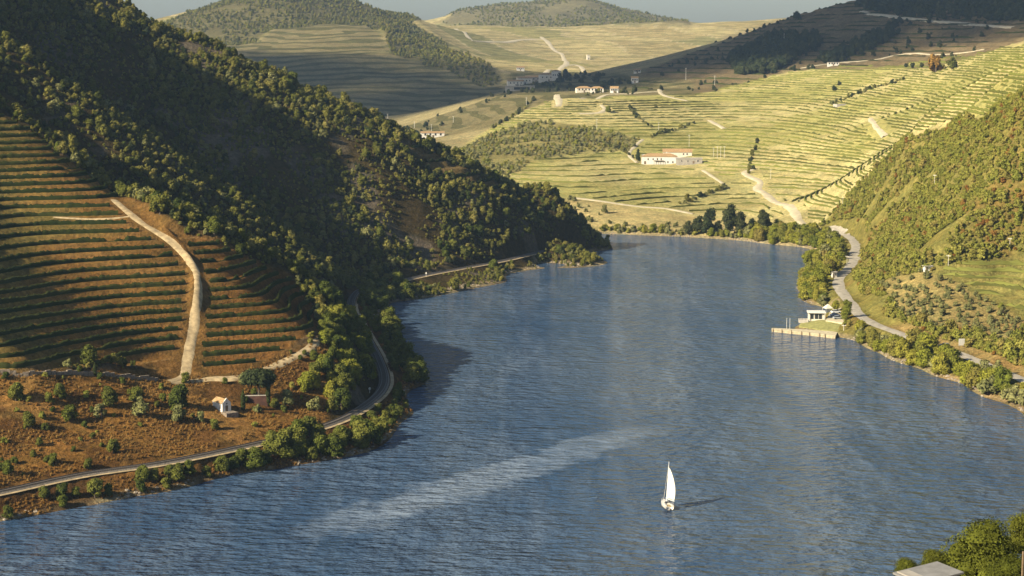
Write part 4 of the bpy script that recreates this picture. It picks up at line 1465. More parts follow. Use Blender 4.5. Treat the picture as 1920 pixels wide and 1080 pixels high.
# --- far woods
P = scatter(Wb['wood_d'], (-900, 60, 2600, 4300), 8.5, 27, None, 90.0, -0.45)
stuff_scatter('far_hill_wood', 'wood over the crown and shoulder of the far left hill', P, rng.uniform(1.7, 3.9, len(P)), CROWNS['oak'] + CROWNS['scrub'] + CROWNS['olive'], 5)
P = scatter(Wb['hill_f'], (-400, 700, 4700, 6200), 15.0, 28, None, 150.0, -0.2)
stuff_scatter('horizon_wood', 'thin wood on the distant rounded hill', P, rng.uniform(2.2, 4.6, len(P)), CROWNS['scrub'] + CROWNS['oak'][:2], 6)


wm = area_mask([(1368, 112), (1395, 95), (1440, 74), (1485, 70), (1542, 72), (1530, 92), (1500, 106), (1455, 132), (1385, 142)], 2200, 2900)
wm += area_mask([(1535, 114), (1600, 82), (1640, 62), (1690, 42), (1668, 78), (1610, 102), (1560, 120)], 2200, 2900)
wm += area_mask([(1608, 16), (1660, -10), (1860, -40), (1930, 20), (1920, 38), (1760, 36), (1660, 26)], 2200, 2950)
P = scatter(wm, (200, 900, 2200, 2950), 8.0, 29)
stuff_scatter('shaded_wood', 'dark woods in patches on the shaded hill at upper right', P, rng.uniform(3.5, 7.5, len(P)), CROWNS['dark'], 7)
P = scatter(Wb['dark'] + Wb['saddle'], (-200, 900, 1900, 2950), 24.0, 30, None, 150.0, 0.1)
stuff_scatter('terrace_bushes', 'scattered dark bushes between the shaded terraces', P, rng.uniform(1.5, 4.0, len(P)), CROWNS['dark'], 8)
# --- dry grass and low weeds on the orange slopes
P = scatter(Wb['dry'] + 0.7 * Wb['bank'], (-220, 0, 470, 760), 1.2, 31, None, 9.0, -0.3, 0.4)
P = away(P, DT1[::2], 2.8); P = away(P, RAIL_W[::2], 4.5)
M['straw'] = foliage('dry_grass_blades', [(0.20, 0.10, 0.03), (0.28, 0.15, 0.045), (0.33, 0.20, 0.07), (0.16, 0.085, 0.03)], 0.4)
tuft = []
for k in range(3):
    r2 = np.random.default_rng(300 + k)
    n = 26
    a = r2.uniform(0, 6.28, n); rr = r2.uniform(0, 0.6, n)
    B0 = np.column_stack([rr * np.cos(a), rr * np.sin(a), np.zeros(n)])
    tip = B0 + np.column_stack([r2.normal(0, 0.35, n), r2.normal(0, 0.35, n), r2.uniform(0.4, 1.0, n)])
    side = np.column_stack([np.cos(a + 1.3), np.sin(a + 1.3), np.zeros(n)]) * 0.16
    V = np.stack([B0 - side, B0 + side, tip], 1).reshape(-1, 3)
    tuft.append(mesh_from('dry_tuft', V, np.arange(n * 3).reshape(n, 3), 'straw'))
stuff_scatter('dry_grass', 'tufts of dry orange grass on the slopes below and between the vines', P, rng.uniform(0.4, 0.95, len(P)), tuft, 9)


# ------------------------------------------------------------------ single trees and bushes
def at_px(px, py, ymin=60.0):
    q = pick(px, py, ymin)
    return Vector((q.x, q.y, float(gz(np.array(q.x), np.array(q.y)))))


def px_m(p):
    return FOC / p[1]


# bushes and trees of the orange slope: (x, foot y, half width in px, what sets it apart)
for (x, y, hw, kind, lab) in [
        (30, 752, 17, 'alder', 'low dark bush on the orange slope at the left edge'), (112, 748, 14, 'alder', 'dark bush on the orange slope above the railway, left of the pale pair'),
        (92, 756, 9, 'alder', 'small dark bush at the left foot of a larger dark bush'), (190, 785, 14, 'olive', 'pale silvery bush leftmost of three on the orange slope'),
        (207, 760, 17, 'alder', 'dark green bush behind the leftmost pale bush'), (262, 780, 18, 'olive', 'pale silvery round tree in the middle of the orange slope'),
        (255, 752, 12, 'alder', 'green bush just above the middle pale tree'), (333, 790, 17, 'olive', 'pale silvery tree in front of the green tree left of the chapel'),
        (335, 765, 22, 'alder', 'large green tree left of the white chapel'), (378, 792, 11, 'olive', 'small pale bush just left of the white chapel'),
        (402, 806, 9, 'alder', 'small dark bush below the white chapel'), (132, 790, 15, 'alder', 'spreading dark bush low on the orange slope'),
        (55, 800, 14, 'alder', 'dark bush near the left edge above the railway'), (15, 890, 13, 'alder', 'dark bush on the cutting at the far left by the railway'),
        (100, 870, 9, 'alder', 'small dark bush on the cutting above the railway'), (213, 850, 13, 'alder', 'dark green shrub on the rocky cutting above the railway'),
        (165, 880, 10, 'alder', 'dark shrub in a gully of the cutting above the railway'), (483, 775, 9, 'olive', 'small pale bush in front of the red wall'),
        (535, 762, 16, 'olive', 'pale-topped olive tree right of the tall cypress'), (515, 765, 9, 'alder', 'small dark tree right beside the tall cypress'),
        (590, 770, 14, 'olive', 'pale tree in the dark hollow above the railway bend'), (548, 835, 17, 'olive', 'pale green tree on the verge of the railway below the wall'),
        (348, 718, 9, 'alder', 'small bush where the dirt track meets the lower lane'), (150, 700, 7, 'alder', 'tiny dark bush on the stone wall under the vines'),
        (460, 722, 12, 'olive', 'pale tree at the foot of the umbrella pine'), (300, 402, 19, 'oak', 'lone round oak at the top of the dirt track')]:
    p = at_px(x, y)
    hw *= 1.25
    tree('slope_bush' if hw < 20 else 'slope_tree', kind, p, hw / px_m(p), lab, 'bushes on the orange slope', 1.05, hw >= 15, 'bush' if hw < 20 else 'tree')
p = at_px(485, 752)
root = thing('umbrella_pine', 'large dark umbrella pine above the lane by the red wall', 'tree', p, 0.4, None, (6.0, 6.0, 7.2))
link('trunk', trunk_mesh('pine_trunk', 7, 1.2, 0.045, 5), root); link('crown', CROWNS['pine'][0], root)
p = at_px(503, 762); root = thing('cypress_tree', 'tall dark cypress right of the red wall', 'tree', p, 0.9, 'cypresses by the chapel', (0.95, 0.95, 1.85))
link('trunk', TRUNK, root); link('crown', CROWNS['cypress'][0], root)
p = at_px(456, 770); root = thing('cypress_tree', 'shorter sunlit cypress between the white chapel and the red wall', 'tree', p, 2.1, 'cypresses by the chapel', (0.95, 0.95, 1.35))
link('trunk', TRUNK, root); link('crown', CROWNS['cypress'][1], root)
p = at_px(178, 705); root = thing('cypress_tree', 'small lone cypress on the stone wall below the vineyard', 'tree', p, 1.1, None, (0.75, 0.75, 0.85))
link('trunk', TRUNK, root); link('crown', CROWNS['cypress'][0], root)

P = scatter(Wb['dry'] * (1 - cutw), (-200, -60, 480, 640), 7.5, 37, None, 30.0, 0.12)
P = away(away(P, RAIL_W[::2], 5.0), TRACK_W[::3], 7.0)
P = P[np.hypot(P[:, 0] + 89, P[:, 1] - 576) > 9]
P = P[np.argsort(P[:, 0] / P[:, 1])]
for k, p in enumerate(P):
    tree('slope_shrub', 'alder' if k % 3 else 'scrub', p, rng.uniform(0.7, 1.7), 'low shrub on the orange slope above the railway, %s from the left' % ordinal(k), 'low shrubs on the orange slope', 0.9, False, 'shrub')

# far shore: dark tall trees, willows at the water, olives on the bank
for i, (x, y, hw, zs) in enumerate([(1290, 440, 12, 0.8), (1308, 440, 14, 1.0), (1330, 440, 17, 1.15), (1345, 438, 11, 0.8), (1368, 440, 18, 1.25), (1388, 438, 16, 1.0), (1408, 436, 12, 0.8), (1432, 436, 17, 1.0), (1444, 434, 9, 0.8)]):
    p = at_px(x, y)
    tree('tall_tree', 'tall', p, hw / px_m(p), 'tall dark tree in the clump on the far shore, %s from the left' % ORD[i], 'tall dark trees on the far shore', zs)
p = at_px(1400, 437)
tree('russet_tree', 'autumn', p, 8 / px_m(p), 'russet tree between the tall dark trees on the far shore', None, 1.8)
k = 0
for x in range(1128, 1530, 9):
    yy = np.interp(x, [1110, 1250, 1330, 1420, 1490, 1530], [437, 441, 445, 452, 459, 466]) - random.uniform(1, 7)
    p = at_px(x + random.uniform(-3, 3), yy)
    if p.z < 0.3:
        continue
    tree('shore_bush', random.choice(['willow', 'olive', 'scrub', 'scrub']), p, random.uniform(1.6, 3.8), 'low green bush on the far shore, %s from the left' % ordinal(k), 'bushes along the far shore', 1.0, True, 'bush')
    k += 1
P = scatter(Wb['meadow'], (0, 230, 1215, 1400), 11.0, 35, None, 40.0, -0.25)
P = P[np.argsort(P[:, 0] / P[:, 1])]
for k, p in enumerate(P):
    tree('meadow_olive', 'olive', p, rng.uniform(1.2, 2.6), 'grey-green olive tree on the meadow across the water, %s from the left' % ordinal(k), 'olive trees on the far meadow', 0.9)
# single trees among the fields
for (x, y, hw, kind, lab, zs) in [
        (1196, 305, 7, 'tall', 'pointed dark tree left of the white farmhouse', 1.3), (1412, 318, 6, 'dark', 'dark round tree at the bend of the pale farm road', 0.8),
        (1565, 170, 6, 'dark', 'lower of two dark trees among the sunlit terraces', 0.9), (1574, 160, 5, 'dark', 'upper of two dark trees among the sunlit terraces', 0.9),
        (1494, 38, 9, 'dark', 'large dark tree on the skyline of the shaded hill', 1.1), (1755, 135, 20, 'autumn', 'big brownish tree at the edge of the sunlit slope, upper right', 1.2),
        (1785, 130, 14, 'oak', 'dark tree right of the big brownish tree', 1.0), (1140, 210, 7, 'willow', 'yellow-green tree by the hairpin of the farm road', 1.0),
        (1060, 150, 8, 'tall', 'dark pointed tree right of the cream estate houses', 1.0), (1050, 152, 7, 'tall', 'dark tree against the end of the cream estate houses', 0.8),
        (1070, 152, 5, 'dark', 'small dark tree beside the pointed trees of the estate', 0.9), (1117, 155, 10, 'dark', 'big round dark tree behind the low white house', 1.0),
        (1090, 156, 7, 'dark', 'round dark tree between the estate and the low white house', 0.8), (1133, 168, 10, 'dark', 'dark tree at the right end of the low white house', 1.0),
        (1145, 160, 8, 'dark', 'dark tree farther back right of the low white house', 0.9), (1160, 158, 8, 'dark', 'dark bushy tree midway along the village hedge', 0.8),
        (1190, 174, 7, 'dark', 'lone round dark tree below the small white house', 1.0), (1000, 189, 5, 'dark', 'small dark tree beside the tall pale pole on the ridge', 1.0),
        (1040, 160, 6, 'oak', 'low tree under the estate houses', 0.7), (1020, 161, 6, 'oak', 'low bushy tree on the slope under the estate', 0.7),
        (767, 250, 8, 'dark', 'dark tree in the side valley left of the white shed', 0.9), (782, 252, 5, 'dark', 'small dark tree next to the white shed', 0.9),
        (1135, 400, 9, 'olive', 'tall greyish tree near the lane across the water', 1.2), (1180, 158, 6, 'dark', 'dark tree left of the small white house', 0.8)]:
    p = at_px(x, y, 1200)
    tree('field_tree', kind, p, hw / px_m(p), lab, None, zs)
# hedges of bushes along field edges
HEDGES = ['down the edge of the low sunlit ridge', 'beside the hairpin lane', 'left of the white farmhouse', 'slanting below the farmhouse', 'along the spur above the farmhouse', 'climbing the terraces at upper right', 'below the village houses', 'under the estate houses', 'running down beside the four posts']
for hi, line in enumerate(([(1000, 190), (960, 222), (920, 243)], [(1180, 205), (1200, 225), (1225, 242)], [(1130, 268), (1165, 282), (1190, 300)], [(1360, 352), (1330, 362), (1300, 376), (1270, 384)], [(1300, 234), (1260, 246), (1215, 258)],
             [(1560, 196), (1640, 165), (1700, 150)], [(1100, 178), (1140, 172), (1190, 178)], [(1000, 158), (1030, 162), (1075, 160)], [(1420, 265), (1400, 330)])):
    hn = 0
    for a, b_ in zip(line[:-1], line[1:]):
        n = int(math.hypot(b_[0] - a[0], b_[1] - a[1]) / 5.5)
        for t in range(n):
            x = a[0] + (b_[0] - a[0]) * t / n + random.uniform(-2, 2); y = a[1] + (b_[1] - a[1]) * t / n + random.uniform(-1.5, 1.5)
            p = at_px(x, y, 1300)
            tree('hedge_bush', random.choice(['dark', 'oak', 'olive']), p, random.uniform(1.4, 3.2), '%s bush in the far field hedge %s' % (ordinal(hn), HEDGES[hi]), 'bushes of the field hedges', 0.9, False, 'bush')
            hn += 1
# near trees at the bottom right corner
for (x, y, Y, r, zs, kind, lab) in [(1842, 1035, 196, 4.3, 1.05, 'big', 'big yellow-green bushy tree at the bottom right corner'), (1925, 1000, 204, 3.2, 1.0, 'big', 'bushy tree cut by the right edge at the bottom corner'),
                                    (1752, 1052, 200, 1.75, 1.0, 'big', 'smaller bushy tree left of the big one at the bottom'), (1700, 1066, 196, 1.5, 1.0, 'big', 'leftmost small bushy tree at the bottom right, beside the grey roof'),
                                    (1790, 1060, 203, 2.6, 0.9, 'big', 'low bushy tree behind the grey roof'), (1895, 1075, 182, 2.6, 0.8, 'big', 'low bush at the bottom edge right of the grey roof')]:
    c = at_y(x, y, Y)
    h = r * zs * 1.44
    g = float(gz(np.array(c[0]), np.array(c[1])))
    root = thing('corner_tree', lab, 'tree', (c[0], c[1], g), x * 0.37, 'trees on the near bank')
    base = c[2] - h / 2
    tm = MB().tube([(0, 0, -0.5), (0.1, 0.05, max(0.4, (base - g) * 0.6)), (0, 0, max(0.8, base - g + h * 0.5))], [0.22, 0.17, 0.08], 7)
    tm.build('trunk', 'bark', root)
    cr = link('crown', CROWNS[kind][int(x) % 2], root, (0, 0, base - g)); cr.scale = (r, r, r * zs)

# ------------------------------------------------------------------ buildings
def windows(parent, spots, y, mat='pane', t=0.05):
    """spots: (x, z, width, height) on the wall whose outer face is at y, facing -y"""
    for (x, z, w, h) in spots:
        wd = MB().box(x - w / 2, x + w / 2, y - t, y + 0.12, z, z + h).build('window', mat, parent)
        MB().box(x - w / 2 - 0.12, x + w / 2 + 0.12, y - t - 0.06, y + 0.1, z - 0.14, z - 0.01).build('sill', 'concrete', wd)


def house(name, label, loc, rot, w, d, h, rise, roof='gable', wall='white', roofm='tile', win=(), door=None, cat='house', group=None, chimney=None, found=3.0):
    root = thing(name, label, cat, loc, rot, group)
    if roof == 'gable':
        MB().body(-w / 2, w / 2, -d / 2, d / 2, -found, h, h + rise).build('wall', wall, root)
        r = MB().gable(-w / 2, w / 2, -d / 2, d / 2, h, h + rise, 0.35, 0.22)
        for v_i in range(len(r.v)):
            r.v[v_i] = (r.v[v_i][0], r.v[v_i][1], r.v[v_i][2] + 0.03)
        rf = r.build('roof', roofm, root)
    elif roof == 'hip':
        MB().box(-w / 2, w / 2, -d / 2, d / 2, -found, h).build('wall', wall, root)
        rf = MB().hip(-w / 2, w / 2, -d / 2, d / 2, h + 0.02, h + rise).build('roof', roofm, root)
    else:
        MB().box(-w / 2, w / 2, -d / 2, d / 2, -found, h).build('wall', wall, root)
        rf = MB().box(-w / 2 - 0.4, w / 2 + 0.4, -d / 2 - 0.4, d / 2 + 0.4, h + 0.01, h + rise).build('roof', roofm, root)
    windows(root, win, -d / 2)
    if door:
        x, dw, dh = door
        dd = MB().box(x - dw / 2, x + dw / 2, -d / 2 - 0.06, -d / 2 + 0.1, 0.0, dh).build('door', 'timber', root)
        MB().box(x + dw / 2 - 0.25, x + dw / 2 - 0.12, -d / 2 - 0.12, -d / 2 - 0.06, dh * 0.45, dh * 0.45 + 0.14).build('handle', 'dark_metal', dd)
    if chimney is not None:
        MB().box(chimney - 0.4, chimney + 0.4, -0.2, 0.6, h + rise * 0.5, h + rise + 1.0).build('chimney', 'white', rf)
    return root


# chapel on the orange slope: its gable with the door faces right and a little towards us
p = at_px(416, 768)
ch = thing('white_chapel', 'small white chapel with a tiled roof on the orange slope above the railway', 'chapel', p, math.radians(-52))
MB().body(-3.0, 3.0, -1.5, 1.5, -2.5, 2.5, 3.5).build('wall', 'white', ch)
rf = MB().gable(-2.9, 2.7, -1.5, 1.5, 2.53, 3.53, 0.22, 0.16).build('roof', 'tile', ch)
MB().add([(2.72, -1.55, 2.4), (3.06, -1.55, 2.4), (3.06, 0, 4.0), (2.72, 0, 4.0), (2.72, 1.55, 2.4), (3.06, 1.55, 2.4), (2.72, 0, 2.4), (3.06, 0, 2.4)],
         [(0, 1, 2, 3), (3, 2, 5, 4), (1, 7, 2), (7, 5, 2), (0, 3, 6), (6, 3, 4), (0, 6, 7, 1), (6, 4, 5, 7)]).build('gable_parapet', 'white', ch)
MB().box(2.98, 3.05, -0.42, 0.42, 0.0, 1.7).build('door', 'timber', ch)
MB().tube([(2.98, 0, 2.35), (3.06, 0, 2.35)], [0.28, 0.28], 10).build('round_window', 'pane', ch)
MB().box(3.0, 6.5, -2.0, 2.0, -1.6, -0.05).build('forecourt', 'stone', ch)
# red retaining wall under the pine
p = at_px(480, 757)
rw = thing('retaining_wall', 'long dark red wall with a pale coping behind the tall cypress', 'wall', p, math.radians(6))
MB().box(-3.6, 3.6, 0, 0.5, -1.5, 2.4).build('wall_face', 'red_wall', rw)
MB().box(-3.7, 3.7, -0.08, 0.6, 2.41, 2.6).build('coping', 'concrete', rw)
# stone wall below the vineyard
Pw = dense(picks([(2, 702), (60, 703), (120, 702), (180, 704), (240, 709), (300, 714)])[:, :2], 1.6)
sw = thing('stone_wall', 'low dry stone wall running below the vineyard rows', 'wall', (0, 0, 0))
Tw = np.gradient(Pw, axis=0); Tw /= np.linalg.norm(Tw, axis=1)[:, None]
for i in range(len(Pw) - 1):
    q = Pw[i]; z = float(gz(q[0], q[1])); h = 1.0 + 0.3 * math.sin(i * 1.7) + random.uniform(-0.12, 0.12)
    MB().box(-0.82, 0.82, -0.35, 0.35, -0.6, h).build('stone_block', 'stone', sw, False, (q[0], q[1], z), math.atan2(Tw[i, 1], Tw[i, 0]) + random.uniform(-0.05, 0.05))

# white farmhouse among the far fields
p = at_px(1236, 307, 1200)
fh = house('white_farmhouse', 'long white farmhouse with a hipped tile roof among the sunlit vineyards', p, math.radians(-4), 29, 11, 6.0, 2.6, 'hip', 'white', 'tile',
           [(-9, 3.4, 1.0, 1.3), (-5, 3.4, 1.0, 1.3), (-1.5, 3.4, 1.0, 1.4), (1.5, 3.4, 1.0, 1.4), (7, 1.0, 1.1, 1.4), (11, 1.0, 1.1, 1.4)], (-11.5, 1.6, 2.4), 'farmhouse', None, 6)
MB().box(-4.5, 3.5, -7.0, -5.55, 2.9, 3.15).build('balcony_slab', 'concrete', fh)
for x in (-4.2, -0.5, 3.2):
    MB().tube([(x, -6.8, -0.5), (x, -6.8, 2.9)], [0.16, 0.16], 6).build('balcony_post', 'timber', fh)
MB().box(-14.5, -7.0, 5.6, 9.0, -2, 7.2).build('rear_wing', 'white', fh)
p = at_px(1292, 307, 1200)
house('farm_store', 'low grey outbuilding right of the long white farmhouse', p, math.radians(-4), 21, 8, 4.0, 0.5, 'flat', 'grey_wall', 'concrete', [(-6, 1.6, 0.9, 1.0), (-1, 1.6, 0.9, 1.0), (7, 1.6, 1.2, 1.2)], (3.5, 1.4, 2.2), 'outbuilding')
p = at_px(1270, 294, 1200)
house('tiled_barn', 'tiled barn half hidden behind the long white farmhouse', p, math.radians(-4), 24, 8, 4.0, 2.4, 'gable', 'cream', 'tile', [(5, 1.8, 1.2, 1.2), (8, 1.8, 1.2, 1.2)], None, 'barn')
# estate on the saddle
for (x, y, w, d, h, rise, roof, wall, lab, nm) in [
        (966, 161, 24, 10, 7, 2.0, 'gable', 'cream', 'leftmost cream house of the estate on the saddle', 'estate_house'),
        (983, 158, 22, 10, 9, 2.2, 'gable', 'cream', 'taller cream house second from the left in the estate', 'estate_house'),
        (1003, 153, 30, 11, 6.5, 2.2, 'gable', 'grey_wall', 'long low greyish house in the middle of the estate', 'estate_house'),
        (1028, 152, 28, 12, 9.5, 2.6, 'hip', 'cream', 'large cream house with a tile roof at the right of the estate', 'estate_house'),
        (1043, 150, 14, 10, 13, 1.8, 'hip', 'cream', 'cream tower house against the dark pointed trees', 'estate_house'),
        (975, 169, 36, 10, 5, 0.6, 'flat', 'grey_wall', 'low flat-roofed grey shed with a dark opening below the estate', 'farm_shed'),
        (1094, 173, 17, 9, 4.6, 2.2, 'hip', 'cream', 'left part of the low white house with a broad tile roof', 'village_house'),
        (1119, 173, 15, 9, 4.4, 2.2, 'hip', 'white', 'right part of the low white house below the big round tree', 'village_house'),
        (1190, 156, 9, 7, 6, 2.0, 'gable', 'white', 'small white house standing alone right of the village trees', 'village_house'),
        (1152, 174, 9, 7, 5, 2.0, 'gable', 'white', 'tiny white cottage beside the lane below the village', 'village_house'),
        (811, 258, 22, 8, 4.5, 1.2, 'gable', 'white', 'small long white shed in the shaded side valley', 'white_shed'),
        (1103, 112, 6, 6, 9, 0.8, 'flat', 'cream', 'pale square tower standing in the far fields', 'field_tower'),
        (976, 133, 12, 8, 5, 2, 'gable', 'white', 'tiny white hut on the far fields above the estate', 'field_hut'),
        (1195, 137, 9, 7, 4, 1.6, 'gable', 'cream', 'small pale hut on the far slope above the village', 'field_hut'),
        (1562, 123, 14, 8, 3.5, 0.5, 'flat', 'white', 'white flat-roofed hut at the foot of the shaded hill', 'field_hut')]:
    p = at_px(x, y, 1700)
    house(nm, lab, p, math.radians(random.uniform(-12, 12)), w, d, h, rise, roof, wall, 'tile' if roof != 'flat' else 'concrete',
          [(-w * 0.32, h * 0.5, 1.6, 1.8), (-w * 0.1, h * 0.5, 1.6, 1.8), (w * 0.12, h * 0.5, 1.6, 1.8), (w * 0.34, h * 0.5, 1.6, 1.8)] if nm not in ('farm_shed', 'field_tower') else [(w * 0.05, 0.6, w * 0.55 if nm == 'farm_shed' else 1.5, 3.2)],
          (w * 0.02, 1.8, 2.6) if nm not in ('farm_shed', 'field_tower') else None, 'house' if 'house' in nm else nm.split('_')[1])
# pond among the terraces
p = at_px(1583, 197, 1200)
mb = MB().box(-9, 9, -5, 5, -2, 0.9)
pd = thing('stone_tank', 'pale water tank set into the sunlit terraces', 'tank', p, 0.2)
mb.build('basin', 'concrete', pd); MB().box(-8.4, 8.4, -4.4, 4.4, 0.91, 0.95).build('water_surface', 'slab', pd)
# small white hut and sheds on the right bank
p = at_px(1739, 507)
house('field_shelter', 'small white hut at the corner of the vines on the right slope', p, math.radians(8), 3.6, 2.4, 1.9, 0.25, 'flat', 'white', 'concrete', [(0.8, 0.8, 0.5, 0.5)], (-0.8, 0.8, 1.6), 'hut', None, None, 1.0)
p = at_px(1563, 520)
ks = house('road_kiosk', 'small white kiosk under the trees where the right-bank road narrows', p, math.radians(20), 2.6, 2.2, 2.6, 0.25, 'flat', 'white', 'concrete', [(0.6, 1.1, 0.7, 0.8)], (-0.6, 0.8, 1.9), 'kiosk', None, None, 1.0)
p = at_px(1803, 652)
bb = thing('white_signboard', 'blank white signboard on two posts beside the road at right', 'sign', p, math.radians(14))
for x in (-0.9, 0.9):
    MB().box(x - 0.07, x + 0.07, 0.06, 0.2, -0.8, 3.4).build('post', 'timber', bb)
MB().box(-1.25, 1.25, -0.04, 0.05, 0.9, 3.5).build('board', 'white', bb)

# quay with timber piles
A = at_z(1447, 622, 0.0); B = at_z(1505, 628, 0.0); C = at_z(1566, 635, 0.0)
qy = thing('stone_quay', 'pale stone quay jutting into the river from the right bank', 'quay', (0, 0, 0))
front = [A, B, C]; back = [A + np.array([0.6, 3.0, 0]), B + np.array([2.0, 8.0, 0]), C + np.array([3.0, 12, 0])]
vs = [(p_[0], p_[1], z) for z in (-2.0, 1.0) for p_ in front + back]
MB().add(vs, [(0, 1, 7, 6), (1, 2, 8, 7), (2, 5, 11, 8), (5, 4, 10, 11), (4, 3, 9, 10), (3, 0, 6, 9)]).build('quay_wall', 'sandstone', qy)
vs = [(p_[0] + dx, p_[1] + dy, z) for z in (1.01, 1.2) for (p_, dx, dy) in [(A, -0.15, -0.15), (B, 0, -0.18), (C, 0.1, -0.18), (back[0], -0.15, 0.1), (back[1], 0, 0.1), (back[2], 0.1, 0.1)]]
MB().add(vs, [(6, 7, 10, 9), (7, 8, 11, 10), (0, 1, 7, 6), (1, 2, 8, 7), (2, 5, 11, 8), (5, 4, 10, 11), (4, 3, 9, 10), (3, 0, 6, 9)]).build('quay_deck', 'sand', qy)
for t in (0.02, 0.17, 0.33, 0.50, 0.62, 0.77, 0.85):
    q = A + (C - A) * t if t > 1 else (A + (B - A) * (t / 0.52) if t < 0.52 else B + (C - B) * ((t - 0.52) / 0.48))
    MB().tube([(q[0], q[1] - 0.3, -1.5), (q[0], q[1] - 0.3, 1.6)], [0.2, 0.18], 7).build('timber_pile', 'timber', qy)
for i, x in enumerate((1475, 1481)):
    q = at_z(x, 611, 1.8)
    o = MB().tube([(0, 0, -1.5), (0, 0, 3.4)], [0.09, 0.07], 6).build('mooring_pole', 'white', None, False, (q[0], q[1], 1.8))
    tag(o, ('left' if i == 0 else 'right') + ' one of two slim white poles at the tip of the quay', 'pole', 'white poles on the quay')
# lawn terrace behind the quay
lw = np.array([at_z(1498, 611, 1.2), at_z(1540, 618, 1.4), at_z(1606, 624, 1.6), at_z(1618, 606, 3.6), at_z(1590, 600, 3.6), at_z(1550, 598, 3.4), at_z(1518, 597, 3.0), at_z(1503, 602, 2.2)])
cen = lw.mean(0) + np.array([0, 0, 0.9])
mb = MB().add([tuple(q) for q in lw] + [tuple(cen)] + [(q[0], q[1], -1.0) for q in lw], [(i, (i + 1) % 8, 8) for i in range(8)] + [(9 + i, 9 + (i + 1) % 8, (i + 1) % 8, i) for i in range(8)])
tag(mb.build('lawn', 'grass'), kind='structure')
lot = np.array([at_z(1548, 601, 3.7), at_z(1612, 609, 3.9), at_z(1626, 595, 4.6), at_z(1606, 575, 5.2), at_z(1580, 575, 5.0), at_z(1555, 587, 4.2)])
mb = MB().add([tuple(q) for q in lot] + [(q[0], q[1], -1.0) for q in lot], [(0, 1, 2, 3, 4, 5)] + [(6 + i, 6 + (i + 1) % 6, (i + 1) % 6, i) for i in range(6)])
tag(mb.build('gravel_yard', 'sand'), kind='structure')
# riverside cafe
q = at_z(1530, 598, 3.3)
cf = thing('riverside_cafe', 'small flat-roofed cafe with a dark glass front beside the quay', 'cafe', q, math.radians(-6))
MB().box(-3.4, 3.4, -2.4, 2.6, -1.5, 3.0).build('wall', 'cream', cf)
MB().box(-3.9, 3.9, -3.6, 3.0, 3.02, 3.4).build('roof', 'white', cf)
for x in (-1.9, 0.1, 1.7):
    wd = MB().box(x - 0.75, x + 0.75, -2.46, -2.3, 0.3, 2.5).build('window', 'pane', cf)
    MB().box(x + 0.77, x + 0.9, -2.5, -2.3, 0.2, 2.6).build('frame', 'white', wd)
for x in (-3.6, 3.6):
    MB().box(x - 0.1, x + 0.1, -3.5, -3.3, -1.0, 3.02).build('roof_post', 'white', cf)
MB().box(-7.5, -3.5, -3.4, 1.5, -1.4, -0.05).build('terrace', 'concrete', cf)
for x in (-7.3, -6.0, -4.7):
    MB().box(x - 0.05, x + 0.05, -3.35, -3.25, -0.05, 0.9).build('railing_post', 'dark_metal', cf)
MB().box(-7.5, -3.6, -3.34, -3.26, 0.86, 0.94).build('railing', 'dark_metal', cf)
q = at_z(1552, 586, 4.4)
tn = thing('pointed_tent', 'pale pointed tent roof behind the riverside cafe', 'tent', q, 0.3)
MB().add([(-1.8, -1.8, 2.0), (1.8, -1.8, 2.0), (1.8, 1.8, 2.0), (-1.8, 1.8, 2.0), (0, 0, 3.9)], [(0, 1, 4), (1, 2, 4), (2, 3, 4), (3, 0, 4)]).build('canopy', 'cream', tn)
for x in (-1.7, 1.7):
    for y in (-1.7, 1.7):
        MB().tube([(x, y, -0.6), (x, y, 2.05)], [0.06, 0.06], 5).build('tent_pole', 'alu', tn)
p = at_z(1588, 601, 3.9)
root = thing('poplar_tree', 'pale yellow-green poplar beside the parked cars behind the quay', 'tree', p, 0.3, None, (3.3, 3.3, 3.5)); link('trunk', TRUNK, root); link('crown', CROWNS['poplar'][0], root, (0, 0, 0.15))
p = at_z(1566, 583, 4.4)
root = thing('yard_tree', 'greener tree left of the pale poplar behind the cafe', 'tree', p, 1.3, None, (2.4, 2.4, 2.6)); link('trunk', TRUNK, root); link('crown', CROWNS['willow'][1], root, (0, 0, 0.2))


